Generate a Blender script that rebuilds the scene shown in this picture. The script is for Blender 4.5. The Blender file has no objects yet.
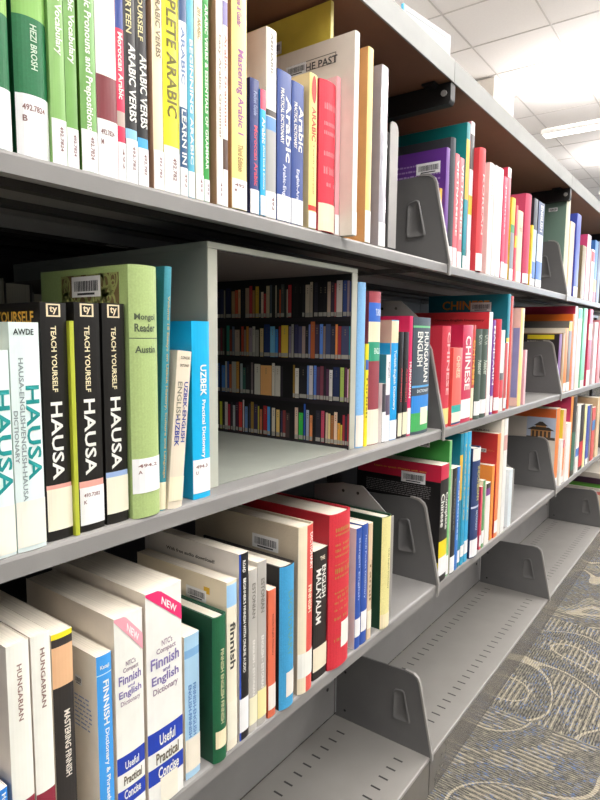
import bpy, math, random
from mathutils import Vector, Matrix
random.seed(7)
C = bpy.context.scene.collection
sc = bpy.context.scene
sc.view_settings.view_transform = 'Standard'
sc.view_settings.look = 'None'
sc.view_settings.gamma = 1
sc.view_settings.use_curve_mapping = False
sc.view_settings.exposure = 0.2

# ---------------------------------------------------------------- materials
def lin(h):
    h = h.lstrip('#')
    r = []
    for k in (0, 2, 4):
        v = int(h[k:k+2], 16) / 255
        r.append(v / 12.92 if v <= .04045 else ((v + .055) / 1.055) ** 2.4)
    return r
_m = {}
def mat(hexc, rough=.5, metal=0., kind='plain', gain=1.0):
    key = (hexc, rough, metal, kind, gain)
    if key in _m: return _m[key]
    m = bpy.data.materials.new('mat_' + kind + '_' + hexc.strip('#'))
    m.use_nodes = True
    nt = m.node_tree; b = nt.nodes['Principled BSDF']
    c = [v * gain for v in lin(hexc)]
    # printed covers: a touch more chroma, never above plausible albedo
    g = sum(c) / 3
    c = [min(.86, max(.004, g + (v - g) * 1.0)) for v in c]
    b.inputs['Roughness'].default_value = rough
    b.inputs['Metallic'].default_value = metal
    n = nt.nodes.new('ShaderNodeTexNoise'); tc = nt.nodes.new('ShaderNodeTexCoord')
    nt.links.new(tc.outputs['Object'], n.inputs['Vector'])
    mx = nt.nodes.new('ShaderNodeMix'); mx.data_type = 'RGBA'
    mr = nt.nodes.new('ShaderNodeMapRange')
    if kind == 'paper':
        mp = nt.nodes.new('ShaderNodeMapping'); mp.inputs['Scale'].default_value = (900, 6, 6)
        nt.links.new(tc.outputs['Object'], mp.inputs['Vector']); nt.links.new(mp.outputs['Vector'], n.inputs['Vector'])
        n.inputs['Scale'].default_value = 1.0; dark = .82
    elif kind == 'metal':
        n.inputs['Scale'].default_value = 14; n.inputs['Detail'].default_value = 8; dark = .88
    elif kind == 'cloth':
        n.inputs['Scale'].default_value = 600; dark = .85
    else:
        n.inputs['Scale'].default_value = 40; n.inputs['Detail'].default_value = 6; dark = .93
    nt.links.new(n.outputs['Fac'], mr.inputs['Value'])
    mr.inputs['From Min'].default_value = .3; mr.inputs['From Max'].default_value = .7
    mx.inputs[6].default_value = [v * dark for v in c] + [1]
    mx.inputs[7].default_value = list(c) + [1]
    nt.links.new(mr.outputs['Result'], mx.inputs[0])
    nt.links.new(mx.outputs[2], b.inputs['Base Color'])
    if kind == 'metal':
        bp = nt.nodes.new('ShaderNodeBump'); bp.inputs['Strength'].default_value = .05; bp.inputs['Distance'].default_value = .001
        n2 = nt.nodes.new('ShaderNodeTexNoise'); n2.inputs['Scale'].default_value = 700
        nt.links.new(tc.outputs['Object'], n2.inputs['Vector'])
        nt.links.new(n2.outputs['Fac'], bp.inputs['Height']); nt.links.new(bp.outputs['Normal'], b.inputs['Normal'])
    if kind == 'plastic':
        b.inputs['Coat Weight'].default_value = .8; b.inputs['Coat Roughness'].default_value = .12
    _m[key] = m
    return m

# ---------------------------------------------------------------- mesh building
class MB:
    def __init__(s): s.v = []; s.f = []; s.m = []; s.ms = []; s.sm = []
    def mi(s, m):
        if m not in s.ms: s.ms.append(m)
        return s.ms.index(m)
    def add(s, vs, fs, m, smooth=False):
        o = len(s.v); s.v += [tuple(p) for p in vs]; k = s.mi(m)
        for f in fs: s.f.append([i + o for i in f]); s.m.append(k); s.sm.append(smooth)
    def box(s, x0, x1, y0, y1, z0, z1, m):
        vs = [(x, y, z) for z in (z0, z1) for y in (y0, y1) for x in (x0, x1)]
        s.add(vs, [(0,2,3,1),(4,5,7,6),(0,1,5,4),(2,6,7,3),(0,4,6,2),(1,3,7,5)], m)
    def prism(s, pts, a, b, m, axis=0, smooth=False):
        """closed outline pts (2D) extruded along axis from a to b"""
        n = len(pts)
        def P(p, t):
            return (t, p[0], p[1]) if axis == 0 else ((p[0], t, p[1]) if axis == 1 else (p[0], p[1], t))
        vs = [P(p, a) for p in pts] + [P(p, b) for p in pts]
        s.add(vs, [[i, (i+1) % n, n + (i+1) % n, n + i] for i in range(n)], m, smooth)
        s.add(vs, [list(range(n))[::-1], [n + i for i in range(n)]], m)
    def cyl(s, p0, p1, r, m, n=12):
        p0 = Vector(p0); p1 = Vector(p1); d = (p1 - p0).normalized()
        u = d.orthogonal().normalized(); w = d.cross(u)
        vs = [p + (u * math.cos(6.28318 * i / n) + w * math.sin(6.28318 * i / n)) * r for p in (p0, p1) for i in range(n)]
        s.add(vs, [[i, (i+1) % n, n + (i+1) % n, n + i] for i in range(n)], m, True)
        s.add(vs, [list(range(n))[::-1], [n + i for i in range(n)]], m)
    def build(s, name, parent=None, bevel=0):
        me = bpy.data.meshes.new(name); me.from_pydata(s.v, [], s.f)
        for m in s.ms: me.materials.append(m)
        for p, k, q in zip(me.polygons, s.m, s.sm): p.material_index = k; p.use_smooth = q
        me.update()
        o = bpy.data.objects.new(name, me); C.objects.link(o)
        if parent: o.parent = parent
        if bevel:
            b = o.modifiers.new('bevel', 'BEVEL'); b.width = bevel; b.segments = 2; b.limit_method = 'ANGLE'
        return o
def empty(name, loc, rot=(0, 0, 0)):
    o = bpy.data.objects.new(name, None); C.objects.link(o); o.location = loc; o.rotation_euler = rot
    o.empty_display_size = .02
    return o
def tag(o, label, cat, group=None, kind=None):
    if label: o['label'] = label
    if cat: o['category'] = cat
    if group: o['group'] = group
    if kind: o['kind'] = kind
    return o

_t = {}
def glyphs(txt, bold=.022):
    if txt in _t: return _t[txt]
    cu = bpy.data.curves.new('t', 'FONT'); cu.body = txt; cu.resolution_u = 2; cu.offset = bold; cu.space_line = .9
    ob = bpy.data.objects.new('t', cu)
    me = bpy.data.meshes.new_from_object(ob)
    vs = [(v.co.x, v.co.y) for v in me.vertices]; fs = [list(p.vertices) for p in me.polygons]
    bpy.data.meshes.remove(me); bpy.data.objects.remove(ob); bpy.data.curves.remove(cu)
    if not vs: _t[txt] = ([], []); return _t[txt]
    x0 = min(v[0] for v in vs); x1 = max(v[0] for v in vs); y0 = min(v[1] for v in vs); y1 = max(v[1] for v in vs)
    vs = [((v[0]-x0)/max(1e-6, x1-x0), (v[1]-y0)/max(1e-6, y1-y0)) for v in vs]
    _t[txt] = (vs, fs); return _t[txt]
def put_text(mb, txt, fn, m):
    vs, fs = glyphs(txt)
    if vs: mb.add([fn(a, b) for a, b in vs], fs, m)

ZS = {'A': 1.076, 'B': .765, 'C': .454}
WHERE = {'A': 'books on the top shelf row', 'B': 'books on the second shelf row', 'C': 'books on the third shelf row'}
PAGE = mat('#ece3d2', .9, 0, 'paper'); LABEL = mat('#fbf7ef', .6); INK = mat('#3a3a40', .6)

def barcode(parent, x, ya, yb, za, zb):
    mb = MB(); mb_w = LABEL
    e = x - .0004; zc = (za + zb) / 2; HH = max(.009, (yb - ya) * .42); za, zb = zc - HH / 2, zc + HH / 2
    def q(a, b, c, d, m, k=0):
        mb.add([(e-k, a, c), (e-k, b, c), (e-k, b, d), (e-k, a, d)], [(0, 3, 2, 1)], m)
    q(ya, yb, za, zb, mb_w)
    H = zb - za; Wd = yb - ya; n = 26; rr = random.Random(3)
    a = ya + Wd * .08
    while a < yb - Wd * .1:
        w = Wd * rr.choice((.012, .02, .032)); q(a, a + w, za + H * .28, za + H * .78, INK, .0002); a += w + Wd * rr.choice((.012, .02))
    q(ya + Wd * .2, yb - Wd * .2, za + H * .1, za + H * .2, INK, .0002)
    return mb.build('barcode_sticker', parent)

def book(d):
    t, h, w = d['t'], d['h'], d['w']; hard = d['k'] == 'h'
    lean = d.get('lean', 0)
    root = empty('hardcover_book' if hard else 'paperback_book', (d['x'], d['i'], ZS[d['s']] + (.0002)), (0, lean, 0))
    tag(root, d['L'], 'book', WHERE[d['s']])
    th = min(.0028, t * .22) if hard else min(.0007, t * .1)
    bulge = (min(.005, t * .2) if hard else min(.0012, t * .08)) * (1.3 if d.get('rd') else 1)
    rough = .55 if hard else .38
    if d.get('gl'): rough = .15
    kd = 'cloth' if hard else ('plastic' if d.get('gl') else 'plain')
    mc = mat(d['c'], rough, 0, kd); ms = mat(d['sp'], rough, 0, kd)
    def sy(x):
        u = min(1, max(0, x / t)); return bulge * (abs(2 * u - 1) ** 2.6)
    n = 10 if hard else 6
    sx = [t * k / n for k in range(n + 1)]
    outer = [(0, w)] + [(x, sy(x)) for x in sx] + [(t, w)]
    inner = [(th, w)] + [(min(t - th, max(th, x)), sy(x) + th) for x in sx] + [(t - th, w)]
    bands = sorted(d.get('bands', []))
    zs = {0., h}
    for a, b, c in bands:
        if b > a: zs.add(max(0, a)); zs.add(min(h, b))
    zs = sorted(zs)
    mb = MB(); N = len(outer)
    for z0, z1 in zip(zs, zs[1:]):
        if z1 - z0 < 1e-5: continue
        zm = (z0 + z1) / 2; m_sp = ms
        for a, b, c in bands:
            if a <= zm <= b: m_sp = mat(c, rough)
        vs = [(p[0], p[1], z) for z in (z0, z1) for p in outer] + [(p[0], p[1], z) for z in (z0, z1) for p in inner]
        for i in range(N - 1):
            side = i == 0 or i == N - 2
            m = mc if side else m_sp
            if d.get('crs') and i in (1, 2, 3, 4): m = mat(d['crs'], rough)
            mb.add([vs[i], vs[i+1], vs[N+i+1], vs[N+i]], [(0, 1, 2, 3)], m, not side)
            mb.add([vs[2*N+i], vs[2*N+i+1], vs[3*N+i+1], vs[3*N+i]], [(3, 2, 1, 0)], mc)
        for e in (0, N - 1):
            mb.add([vs[e], vs[N+e], vs[3*N+e], vs[2*N+e]], [(0, 1, 2, 3)], mc)
    capm = mc if hard else PAGE
    for z in (0, h):
        for i in range(N - 1):
            mb.add([(outer[i][0], outer[i][1], z), (outer[i+1][0], outer[i+1][1], z), (inner[i+1][0], inner[i+1][1], z), (inner[i][0], inner[i][1], z)],
                   [(0, 1, 2, 3) if z == 0 else (3, 2, 1, 0)], capm if not d.get('edge') else mat('#d9b391', .6))
    mb.build('cover', root)
    pb = MB(); ins = .003 if hard else .0004
    pb.box(th + .0001, t - th - .0001, bulge + th + .0002, w - (.004 if hard else .0004), ins, h - ins, PAGE)
    pb.build('page_block', root)
    # ---- spine lettering
    ml = MB()
    def sp(u, z, k=.0004): return (u * t, sy(u * t) - k, z)
    for T in d.get('T', []):
        txt, za, zb, col, u0, u1, ori = T
        za = max(za, .001)
        zb = min(zb, h - .004)
        if zb <= za: continue
        m = mat(col, .5)
        if ori == 'v': put_text(ml, txt, lambda a, b: sp(u0 + b * (u1 - u0), zb - a * (zb - za)), m)
        else: put_text(ml, txt, lambda a, b: sp(u0 + a * (u1 - u0), za + b * (zb - za)), m)
    if d.get('ov'):
        za, zb, c = d['ov']; pts = []
        for k in range(16):
            a = 6.28318 * k / 16; pts.append(sp(.5 + .3 * math.cos(a), (za + zb) / 2 + (zb - za) / 2 * math.sin(a)))
        ml.add(pts, [list(range(16))], mat(c, .5))
    if d.get('sq'):
        za, zb = d['sq']; m = mat('#ead9b4', .5)
        for (a, b, c, e) in ((.2,.74,za,za+.0012),(.2,.74,zb-.0012,zb),(.2,.27,za,zb),(.67,.74,za,zb)):
            ml.add([sp(a, c), sp(b, c), sp(b, e), sp(a, e)], [(0,1,2,3)], m)
        put_text(ml, 'ty', lambda a, b: sp(.32 + a * .3, za + .002 + b * (zb - za - .004)), m)
    for a, b in d.get('dash', []):
        m = mat(d.get('dc', '#e58a92'), .5); rr = random.Random(int(a * 1e4)); x = .18
        big = (b - a) > .006
        while x < .82:
            s_ = rr.uniform(.03, .09)
            if rr.random() < .85:
                ml.add([sp(x, a), sp(x + s_ * .6, a), sp(x + s_ * .6, b - (b-a) * rr.uniform(0, .35)), sp(x, b)], [(0,1,2,3)], m)
            x += s_
    if d.get('nw'):
        # diagonal corner strip with the word NEW running across the spine
        m = mat(d['nw'], .4); K = 10
        zt = lambda u: h - .0006 if u < .35 else h - .0006 - (u - .35) / .65 * .0255
        zbt = lambda u: h - .003 - u * .040
        for k in range(K):
            a, b = k / K, (k + 1) / K
            ml.add([sp(a, zbt(a)), sp(b, zbt(b)), sp(b, zt(b)), sp(a, zt(a))], [(0,1,2,3)], m)
        put_text(ml, 'NEW', lambda a, b: sp(.40 + a * .42 + b * .02, zbt(.40 + a * .42) + .0035 + b * .0075, .0007), mat('#fbf3ee', .5))
    if d.get('blue'):
        m = mat('#2f55c0', .4); ml.add([sp(0, .0), sp(.13, 0), sp(.13, h), sp(0, h)], [(0,1,2,3)], m)
    if ml.v: ml.build('spine_lettering', root)
    # ---- call number label
    if d.get('lab'):
        L = d['lab']; z0, z1 = L[0], L[1]; txt = L[2]; col = L[3] if len(L) > 3 else '#fbf7ef'
        u0, u1 = (L[4], L[5]) if len(L) > 5 else (.0, 1.)
        lb = MB(); m = mat(col, .5); K = 6
        for k in range(K):
            a = u0 + (u1 - u0) * k / K; b = u0 + (u1 - u0) * (k + 1) / K
            lb.add([sp(a, z0, .0006), sp(b, z0, .0006), sp(b, z1, .0006), sp(a, z1, .0006)], [(0,1,2,3)], m)
        if txt:
            H = z1 - z0; ink = mat('#8c6a66', .6)
            if '\n' in txt:
                a1, a2 = txt.split('\n')
                put_text(lb, a1, lambda a, b: sp(u0 + (.14 + a * .66) * (u1 - u0), z1 - H * (.26 - b * .1), .0008), ink)
                put_text(lb, a2, lambda a, b: sp(u0 + (.14 + a * .12) * (u1 - u0), z1 - H * (.44 - b * .1), .0008), ink)
            else:
                put_text(lb, txt, lambda a, b: sp(u0 + (.5 + b * .25) * (u1 - u0), z1 - H * (.15 + a * .55), .0008), ink)
        lb.build('spine_label', root)
    # ---- prints on the left cover
    cp = MB()
    def cq(ya, yb, za, zb, m, k=.0002):
        cp.add([(-k, ya, za), (-k, yb, za), (-k, yb, zb), (-k, ya, zb)], [(0,3,2,1)], m)
    if d.get('CBr'):
        ya, yb, za, zb, c = d['CBr']
        if d.get('CY'):
            ya, yb = .0015, w - .002; za, zb = h - .034, h - .0005
            cq(ya, yb, .002, .042, mat('#f4d51c', .4))
        if d.get('c') == '#a9c27c':
            cq(ya, yb, za, zb, mat(c, .6)); m = mat('#99a05f', .6); rr = random.Random(5)
            for k in range(60):      # ornamental cover pattern: rings and strokes
                cy_ = rr.uniform(ya + .004, yb - .004); cz = rr.uniform(za + .004, zb - .004); r1 = rr.uniform(.004, .010)
                P = [(-.0004, min(yb, max(ya, cy_ + r1 * math.cos(a * .5236))), min(zb, max(za, cz + 1.6 * r1 * math.sin(a * .5236)))) for a in range(12)]
                Q = [(-.0004, cy_ + (p[1] - cy_) * .7, cz + (p[2] - cz) * .7) for p in P]
                cp.add(P + Q, [(i, (i+1) % 12, 12 + (i+1) % 12, 12 + i) for i in range(12)], m)
        else: cq(ya, yb, za, zb, mat(c, .4))
    if d.get('CF'):
        ya, yb, za, zb = d['CF']; m = mat('#6a645c', .5)
        ya = max(ya, .03)
        for a, b, c, e in ((ya, yb, za, za+.001), (ya, yb, zb-.001, zb), (ya, ya+.001, za, zb), (yb-.001, yb, za, zb)): cq(a, b, c, e, m, .0003)
    if d.get('CD'):
        ya, yb, za, zb, nn, c = d['CD']; m = mat(c, .5); rr = random.Random(11)
        for k in range(nn):
            z = zb - (zb - za) * (k + .5) / nn; hh = (zb - za) / nn * .38; y = yb
            while y > ya + .003:
                l = rr.uniform(.003, .009); cq(max(ya, y - l), y, z - hh / 2, z + hh / 2 * rr.uniform(.5, 1), m, .0005); y -= l + .0016
    for e in d.get('CT', []):
        txt, ya, yb, za, zb, c = e; mid = (za + zb) / 2; H = (yb - ya) / max(3, len(txt)) * 1.3
        put_text(cp, txt, lambda a, b: (-.0006, yb - a * (yb - ya), mid - H / 2 + b * H), mat(c, .5))
    if d.get('PH'):
        ya, yb, za, zb = d['PH']
        cq(ya, yb, za, zb, mat('#b9c3d6', .4), .0005); Wd = yb - ya; H = zb - za
        cq(ya, yb, za, za + H * .12, mat('#4a4038', .4), .0007)
        dk = mat('#3a302a', .4); og = mat('#b8844e', .4)
        cq(ya + Wd*.15, ya + Wd*.85, za + H*.12, za + H*.42, og, .0007)
        for k in range(5): cq(ya + Wd*(.17 + .14*k), ya + Wd*(.24 + .14*k), za + H*.12, za + H*.38, dk, .0009)
        for (a, b, c, e) in ((.02, .98, .42, .56), (.25, .75, .62, .8)):
            cp.add([(-.0009, ya + Wd*a, za + H*c), (-.0009, ya + Wd*b, za + H*c), (-.0009, ya + Wd*(b-.2), za + H*e), (-.0009, ya + Wd*(a+.2), za + H*e)], [(0,3,2,1)], dk)
        cq(ya + Wd*.32, ya + Wd*.68, za + H*.54, za + H*.64, og, .0007)
    if cp.v: cp.build('cover_print', root)
    if d.get('BC'):
        ya, yb, za, zb = d['BC'][:4]; barcode(root, -.0006, ya, yb, za, zb)
    return root
BOOKS=[
dict(s='A',k='h',x=0.2251,t=0.0212,h=0.25,i=0.0058,w=0.16,c='#0d6b3c',sp='#0d6b3c',L='dark green hardcover at the far left of the top shelf, cut by the picture edge',bands=[(0.098, 0.1604, '#8dbb60')],lab=(0.0006, 0.0449, '')),
dict(s='A',k='h',x=0.2509,t=0.0271,h=0.25,i=0.007,w=0.16,c='#0a5a33',sp='#11703f',L='wide green textbook with a pale author name and light green top on the top shelf',bands=[(0.1047, 0.1762, '#85b85c')],lab=(0.0006, 0.0473, '492.7824\nB'),T=[('HEZI BROSH', 0.0666, 0.0996, '#bcd8bf', 0.42, 0.62, 'v')]),  # left cover darker than the spine: its shadow is put into the colour
dict(s='A',k='p',x=0.2783,t=0.013,h=0.235,i=0.007,w=0.16,c='#87b566',sp='#87b566',L='first of the pale green vocabulary paperbacks, right after the wide green textbook',lab=(0.0006, 0.0358, '492.7824'),T=[('Arabic Vocabulary', 0.0855, 0.1489, '#f4efe6', 0.28, 0.85, 'v')]),
dict(s='A',k='p',x=0.2918,t=0.0105,h=0.235,i=0.0072,w=0.16,c='#6fa64f',sp='#78ab58',L='middle one of the green vocabulary paperbacks on the top shelf',lab=(0.0006, 0.0321, '492.7824'),T=[('Arabic Vocabulary', 0.083, 0.1456, '#f4efe6', 0.2, 0.85, 'v')]),
dict(s='A',k='p',x=0.3044,t=0.0153,h=0.235,i=0.0058,w=0.16,c='#4f7d20',sp='#74a957',L='green paperback on pronouns and prepositions with a dark olive left side',lab=(0.0006, 0.0344, '492.7824'),T=[('Arabic Pronouns and Prepositions', 0.0344, 0.1551, '#f4efe6', 0.2, 0.75, 'v')]),
dict(s='A',k='p',x=0.3209,t=0.0203,h=0.225,i=0.0068,w=0.16,c='#efe9e2',sp='#f4efe6',L='white paperback with a maroon band across its lower spine on the top shelf',bands=[(0.0481, 0.0844, '#7c2f35')],lab=(0.0006, 0.0472, '492.7824\nM')),
dict(s='A',k='p',x=0.3415,t=0.0083,h=0.2,i=0.0073,w=0.16,c='#d8234a',sp='#e02e55',L='narrow red phrasebook with a navy top, titled Moroccan Arabic',bands=[(0.1291, 0.1853, '#27418f'), (0.0471, 0.0598, '#b9a59a')],lab=(0.0006, 0.0334, '492'),T=[('Moroccan Arabic', 0.07, 0.1258, '#f4efe6', 0.2, 0.8, 'v')]),
dict(s='A',k='p',x=0.3502,t=0.0126,h=0.225,i=0.007,w=0.16,c='#1c1b1c',sp='#1c1b1c',L='left one of the twin black Arabic verbs paperbacks on the top shelf',bands=[(0.0388, 0.0475, '#8fc7e8')],lab=(0.0006, 0.0388, '492.782'),T=[('FOURTEEN', 0.1292, 0.1741, '#d8cf9c', 0.15, 0.6, 'v'), ('ARABIC VERBS', 0.0544, 0.1208, '#f4efe6', 0.3, 0.95, 'v')]),
dict(s='A',k='p',x=0.3633,t=0.0119,h=0.225,i=0.007,w=0.16,c='#161616',sp='#1a191a',L='right one of the twin black Arabic verbs paperbacks, against the tan edged book',bands=[(0.0341, 0.043, '#4fb0e2')],lab=(0.0006, 0.0341, '492.782'),T=[('YOURSELF', 0.1274, 0.1715, '#d8cf9c', 0.15, 0.6, 'v'), ('ARABIC VERBS', 0.0518, 0.1162, '#f4efe6', 0.25, 0.95, 'v')]),
dict(s='A',k='p',x=0.3799,t=0.0119,h=0.23,i=0.0051,w=0.16,c='#d9a988',sp='#f6e3bd',L='cream paperback on Arabic verbs with a tan left side, beside the bright yellow book',lab=(0.0006, 0.0361, '492.782'),T=[('ARABIC VERBS', 0.1191, 0.1765, '#8b7a5b', 0.3, 0.8, 'v')]),
dict(s='A',k='p',x=0.3924,t=0.0192,h=0.23,i=0.0048,w=0.16,c='#f3e328',sp='#f8ea25',L='bright yellow paperback reading COMPLETE ARABIC on the top shelf',bands=[(0, 0.0437, '#f4efe6')],lab=(0.0006, 0.0391, '492.782'),T=[('COMPLETE ARABIC', 0.0705, 0.2159, '#6d6418', 0.2, 0.85, 'v')]),
dict(s='A',k='p',x=0.4119,t=0.0097,h=0.23,i=0.0042,w=0.16,c='#e8eef2',sp='#eef2f4',L='white and navy paperback for learning Arabic, right of the bright yellow one',bands=[(0.1628, 0.23, '#2b4d7d'), (0.0274, 0.0838, '#22507c')],lab=(0.0006, 0.0264, '492'),T=[('ARABIC', 0.1052, 0.1573, '#7891b8', 0.2, 0.7, 'v'), ('LEARN IN', 0.0302, 0.082, '#f4efe6', 0.2, 0.8, 'v')]),
dict(s='A',k='p',x=0.4223,t=0.0086,h=0.22,i=0.0043,w=0.16,c='#4fa9c6',sp='#59b3cc',L='slim turquoise paperback on the top shelf between white and cream ones',lab=(0.0006, 0.0257, ''),T=[('BEGINNING ARABIC', 0.0325, 0.1502, '#f4efe6', 0.3, 0.75, 'v')]),
dict(s='A',k='p',x=0.4322,t=0.0109,h=0.23,i=0.0041,w=0.16,c='#f4ecd0',sp='#f7f0d2',L='cream paperback with number 201 at its top, next to a green stripe',lab=(0.0006, 0.0252, '492'),T=[('201 ARABIC', 0.1544, 0.1842, '#b59b60', 0.3, 0.75, 'v')]),
dict(s='A',k='p',x=0.4438,t=0.0077,h=0.225,i=0.0044,w=0.16,c='#2e9b3e',sp='#3aa648',L='slim green paperback on Arabic verbs and essentials of grammar',lab=(0.0006, 0.0224, '492'),T=[('ARABIC VERBS & ESSENTIALS OF GRAMMAR', 0.0323, 0.1912, '#f4efe6', 0.25, 0.75, 'v')]),
dict(s='A',k='p',x=0.4602,t=0.0094,h=0.23,i=0.0023,w=0.16,c='#d9a585',sp='#f3eadd',L='white grammar paperback with a wide tan left side on the top shelf',lab=(0.0006, 0.0277, '492'),T=[('Easy Arabic Grammar', 0.066, 0.1691, '#a79685', 0.25, 0.75, 'v')]),
dict(s='A',k='p',x=0.47,t=0.0073,h=0.23,i=0.0024,w=0.16,c='#f5f0e6',sp='#faf6ec',L='thin white paperback with a small dark picture low on its spine, top shelf',bands=[(0.1813, 0.2045, '#8c83b4'), (0.0378, 0.0683, '#5c4436')],T=[('Arabic Grammar', 0.0784, 0.1725, '#c8907a', 0.25, 0.75, 'v')]),
dict(s='A',k='p',x=0.482,t=0.0237,h=0.235,i=0.0008,w=0.16,c='#d89f66',sp='#f8e08d',L='tall pale yellow paperback titled Mastering Arabic in lilac italic letters',lab=(0.0006, 0.0316, '492\nM'),T=[('Mastering Arabic 1', 0.0785, 0.1651, '#a7669a', 0.25, 0.75, 'v'), ('Mackenzie & Gaafar', 0.1871, 0.2345, '#a7669a', 0.3, 0.6, 'v'), ('Third Edition', 0.04, 0.0681, '#b08a55', 0.35, 0.7, 'v')]),
dict(s='A',k='p',x=0.5137,t=0.0151,h=0.145,i=0.0028,w=0.1,c='#2c3766',sp='#333f78',L='short navy phrasebook standing before the tall off-white book on the top shelf',bands=[(0.0267, 0.1021, '#34407c')],lab=(0.0006, 0.0267, ''),T=[('Pocket Guide', 0.1064, 0.1318, '#8a94bd', 0.3, 0.7, 'v'), ('Moroccan Arabic', 0.0311, 0.0958, '#d8465c', 0.35, 0.75, 'v')]),
dict(s='A',k='p',x=0.5291,t=0.0091,h=0.1374,i=0.0013,w=0.1,c='#23a7e0',sp='#2bb2e8',L='small cyan Arabic phrasebook on the top shelf beside the navy one',bands=[(0.116, 0.1374, '#e8546e')],lab=(0.0006, 0.0223, ''),T=[('Arabic', 0.0793, 0.1074, '#f4efe6', 0.2, 0.8, 'v'), ('phrase book & dictionary', 0.0289, 0.0771, '#f4efe6', 0.35, 0.7, 'v')]),
dict(s='A',k='p',x=0.5412,t=0.0181,h=0.2085,i=0.0028,w=0.17,c='#dcd5cb',sp='#f1ece0',L='tall off-white AMHARIC book on the top shelf with a photo low on its spine',bands=[(0.1137, 0.1203, '#433a32'), (0.0983, 0.1126, '#5f94ca'), (0.0302, 0.0983, '#a9a9a6')],lab=(0.0006, 0.029, '492'),T=[('AMHARIC', 0.1563, 0.2036, '#9c978c', 0.35, 0.6, 'v')]),
dict(s='A',k='p',x=0.5615,t=0.0265,h=0.171,i=0.0028,w=0.14,c='#243a7d',sp='#2f4b93',L='first of the navy Arabic practical dictionaries, the taller-looking left one on the top shelf',lab=(0.0006, 0.0303, ''),T=[('Arabic', 0.0695, 0.1444, '#f4efe6', 0.55, 0.98, 'v'), ('PRACTICAL DICTIONARY', 0.089, 0.1511, '#f4efe6', 0.2, 0.42, 'v'), ('Arabic-English', 0.0198, 0.0661, '#d8dff0', 0.3, 0.6, 'v')]),
dict(s='A',k='p',x=0.5892,t=0.0241,h=0.1671,i=0.0028,w=0.14,c='#263d80',sp='#2f4b93',L='second navy Arabic practical dictionary, right of its twin on the top shelf',lab=(0.0006, 0.0305, ''),T=[('Arabic', 0.0874, 0.1411, '#f4efe6', 0.5, 0.95, 'v'), ('PRACTICAL DICTIONARY', 0.0898, 0.1434, '#f4efe6', 0.15, 0.38, 'v'), ('English-Arabic', 0.0209, 0.0662, '#d8dff0', 0.3, 0.6, 'v')]),
dict(s='A',k='p',x=0.6222,t=0.0167,h=0.187,i=0.0008,w=0.13,c='#efd9a5',sp='#f6df8e',L='yellow ARABIC paperback with a red oval mark near its top',bands=[(0.022, 0.0282, '#d9382c')],lab=(0.0006, 0.0208, ''),T=[('ARABIC', 0.1064, 0.1472, '#c9413a', 0.25, 0.75, 'v'), ('Teach yourself', 0.0418, 0.1039, '#b99d63', 0.35, 0.6, 'v')],ov=(0.1519, 0.1851, '#cf3a33')),
dict(s='A',k='h',x=0.6462,t=0.0378,h=0.1885,i=-0.001,w=0.14,c='#c8273b',sp='#e0354a',L='thick red hardcover among the Arabic books with a cream label band at its foot',lab=(0.0006, 0.0358, '', '#efe3c8'),dash=[(0.153, 0.1616), (0.1331, 0.1381), (0.1219, 0.1268), (0.0955, 0.1018), (0.0728, 0.0829), (0.0575, 0.0626)]),
dict(s='A',k='p',x=0.6859,t=0.0101,h=0.2043,i=0.0032,w=0.13,c='#f0c0c0',sp='#f1a5ab',L='thin pink paperback squeezed right of the thick red hardcover on the top shelf',lab=(0.0006, 0.0272, '')),
dict(s='A',k='p',x=0.6975,t=0.0117,h=0.2603,i=-0.0169,w=0.24,c='#e4d9cc',sp='#f3eee4',L='large cream book titled THE PAST on the top shelf with a barcode',lab=(0.0006, 0.031, ''),BC=(0.0789, 0.114, 0.2325, 0.2345),CF=(0.0217, 0.1122, 0.2276, 0.2414),CT=[('THE PAST', 0.0277, 0.0893, 0.2313, 0.2333, '#4a4543')]),
dict(s='A',k='p',x=0.7105,t=0.0073,h=0.317,i=0.0309,w=0.21,c='#e6cf57',sp='#f2e58e',L='very tall yellow book set far back on the top shelf, barcode on its cover',BC=(0.085, 0.125, 0.278, 0.279)),
dict(s='A',k='p',x=0.7619,t=0.0153,h=0.2696,i=0.0008,w=0.19,c='#dfa66c',sp='#f4d483',L='tall tan orange book right of the large cream one on the top shelf',lab=(0.0006, 0.0456, '')),
dict(s='A',k='p',x=0.802,t=0.0205,h=0.2598,i=0.0008,w=0.2,c='#a9a7ac',sp='#bdbcc4',L='grey book in clear plastic wrap beside the metal bookend on the top shelf',lab=(0.0006, 0.0351, ''),gl=1),
dict(s='A',k='p',x=1.068,t=0.01,h=0.14,i=0.0213,w=0.1,c='#e07b33',sp='#f0c24c',L='short orange book just behind the first shelf divider on the top shelf'),
dict(s='A',k='p',x=1.0783,t=0.0166,h=0.215,i=0.0151,w=0.17,c='#5f2f86',sp='#6c3a94',L='purple book with white text and barcode on its cover on the top shelf',lab=(0.0006, 0.0288, ''),BC=(0.0122, 0.0611, 0.181, 0.183),CD=(0.012, 0.165, 0.05, 0.195, 15, '#a287b8')),
dict(s='A',k='h',x=1.0952,t=0.0213,h=0.2372,i=0.0117,w=0.19,c='#33353b',sp='#41444c',L='dark charcoal binder-like book behind the purple one on the top shelf',lab=(0.0006, 0.0368, '')),
dict(s='A',k='p',x=1.1168,t=0.0196,h=0.2132,i=0.0127,w=0.12,c='#e0606b',sp='#e8737d',L='left one of two thin salmon red paperbacks before the tall teal book',lab=(0.0006, 0.0372, ''),T=[('VIETNAMESE', 0.0601, 0.2026, '#f4efe6', 0.3, 0.75, 'v')]),
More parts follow.
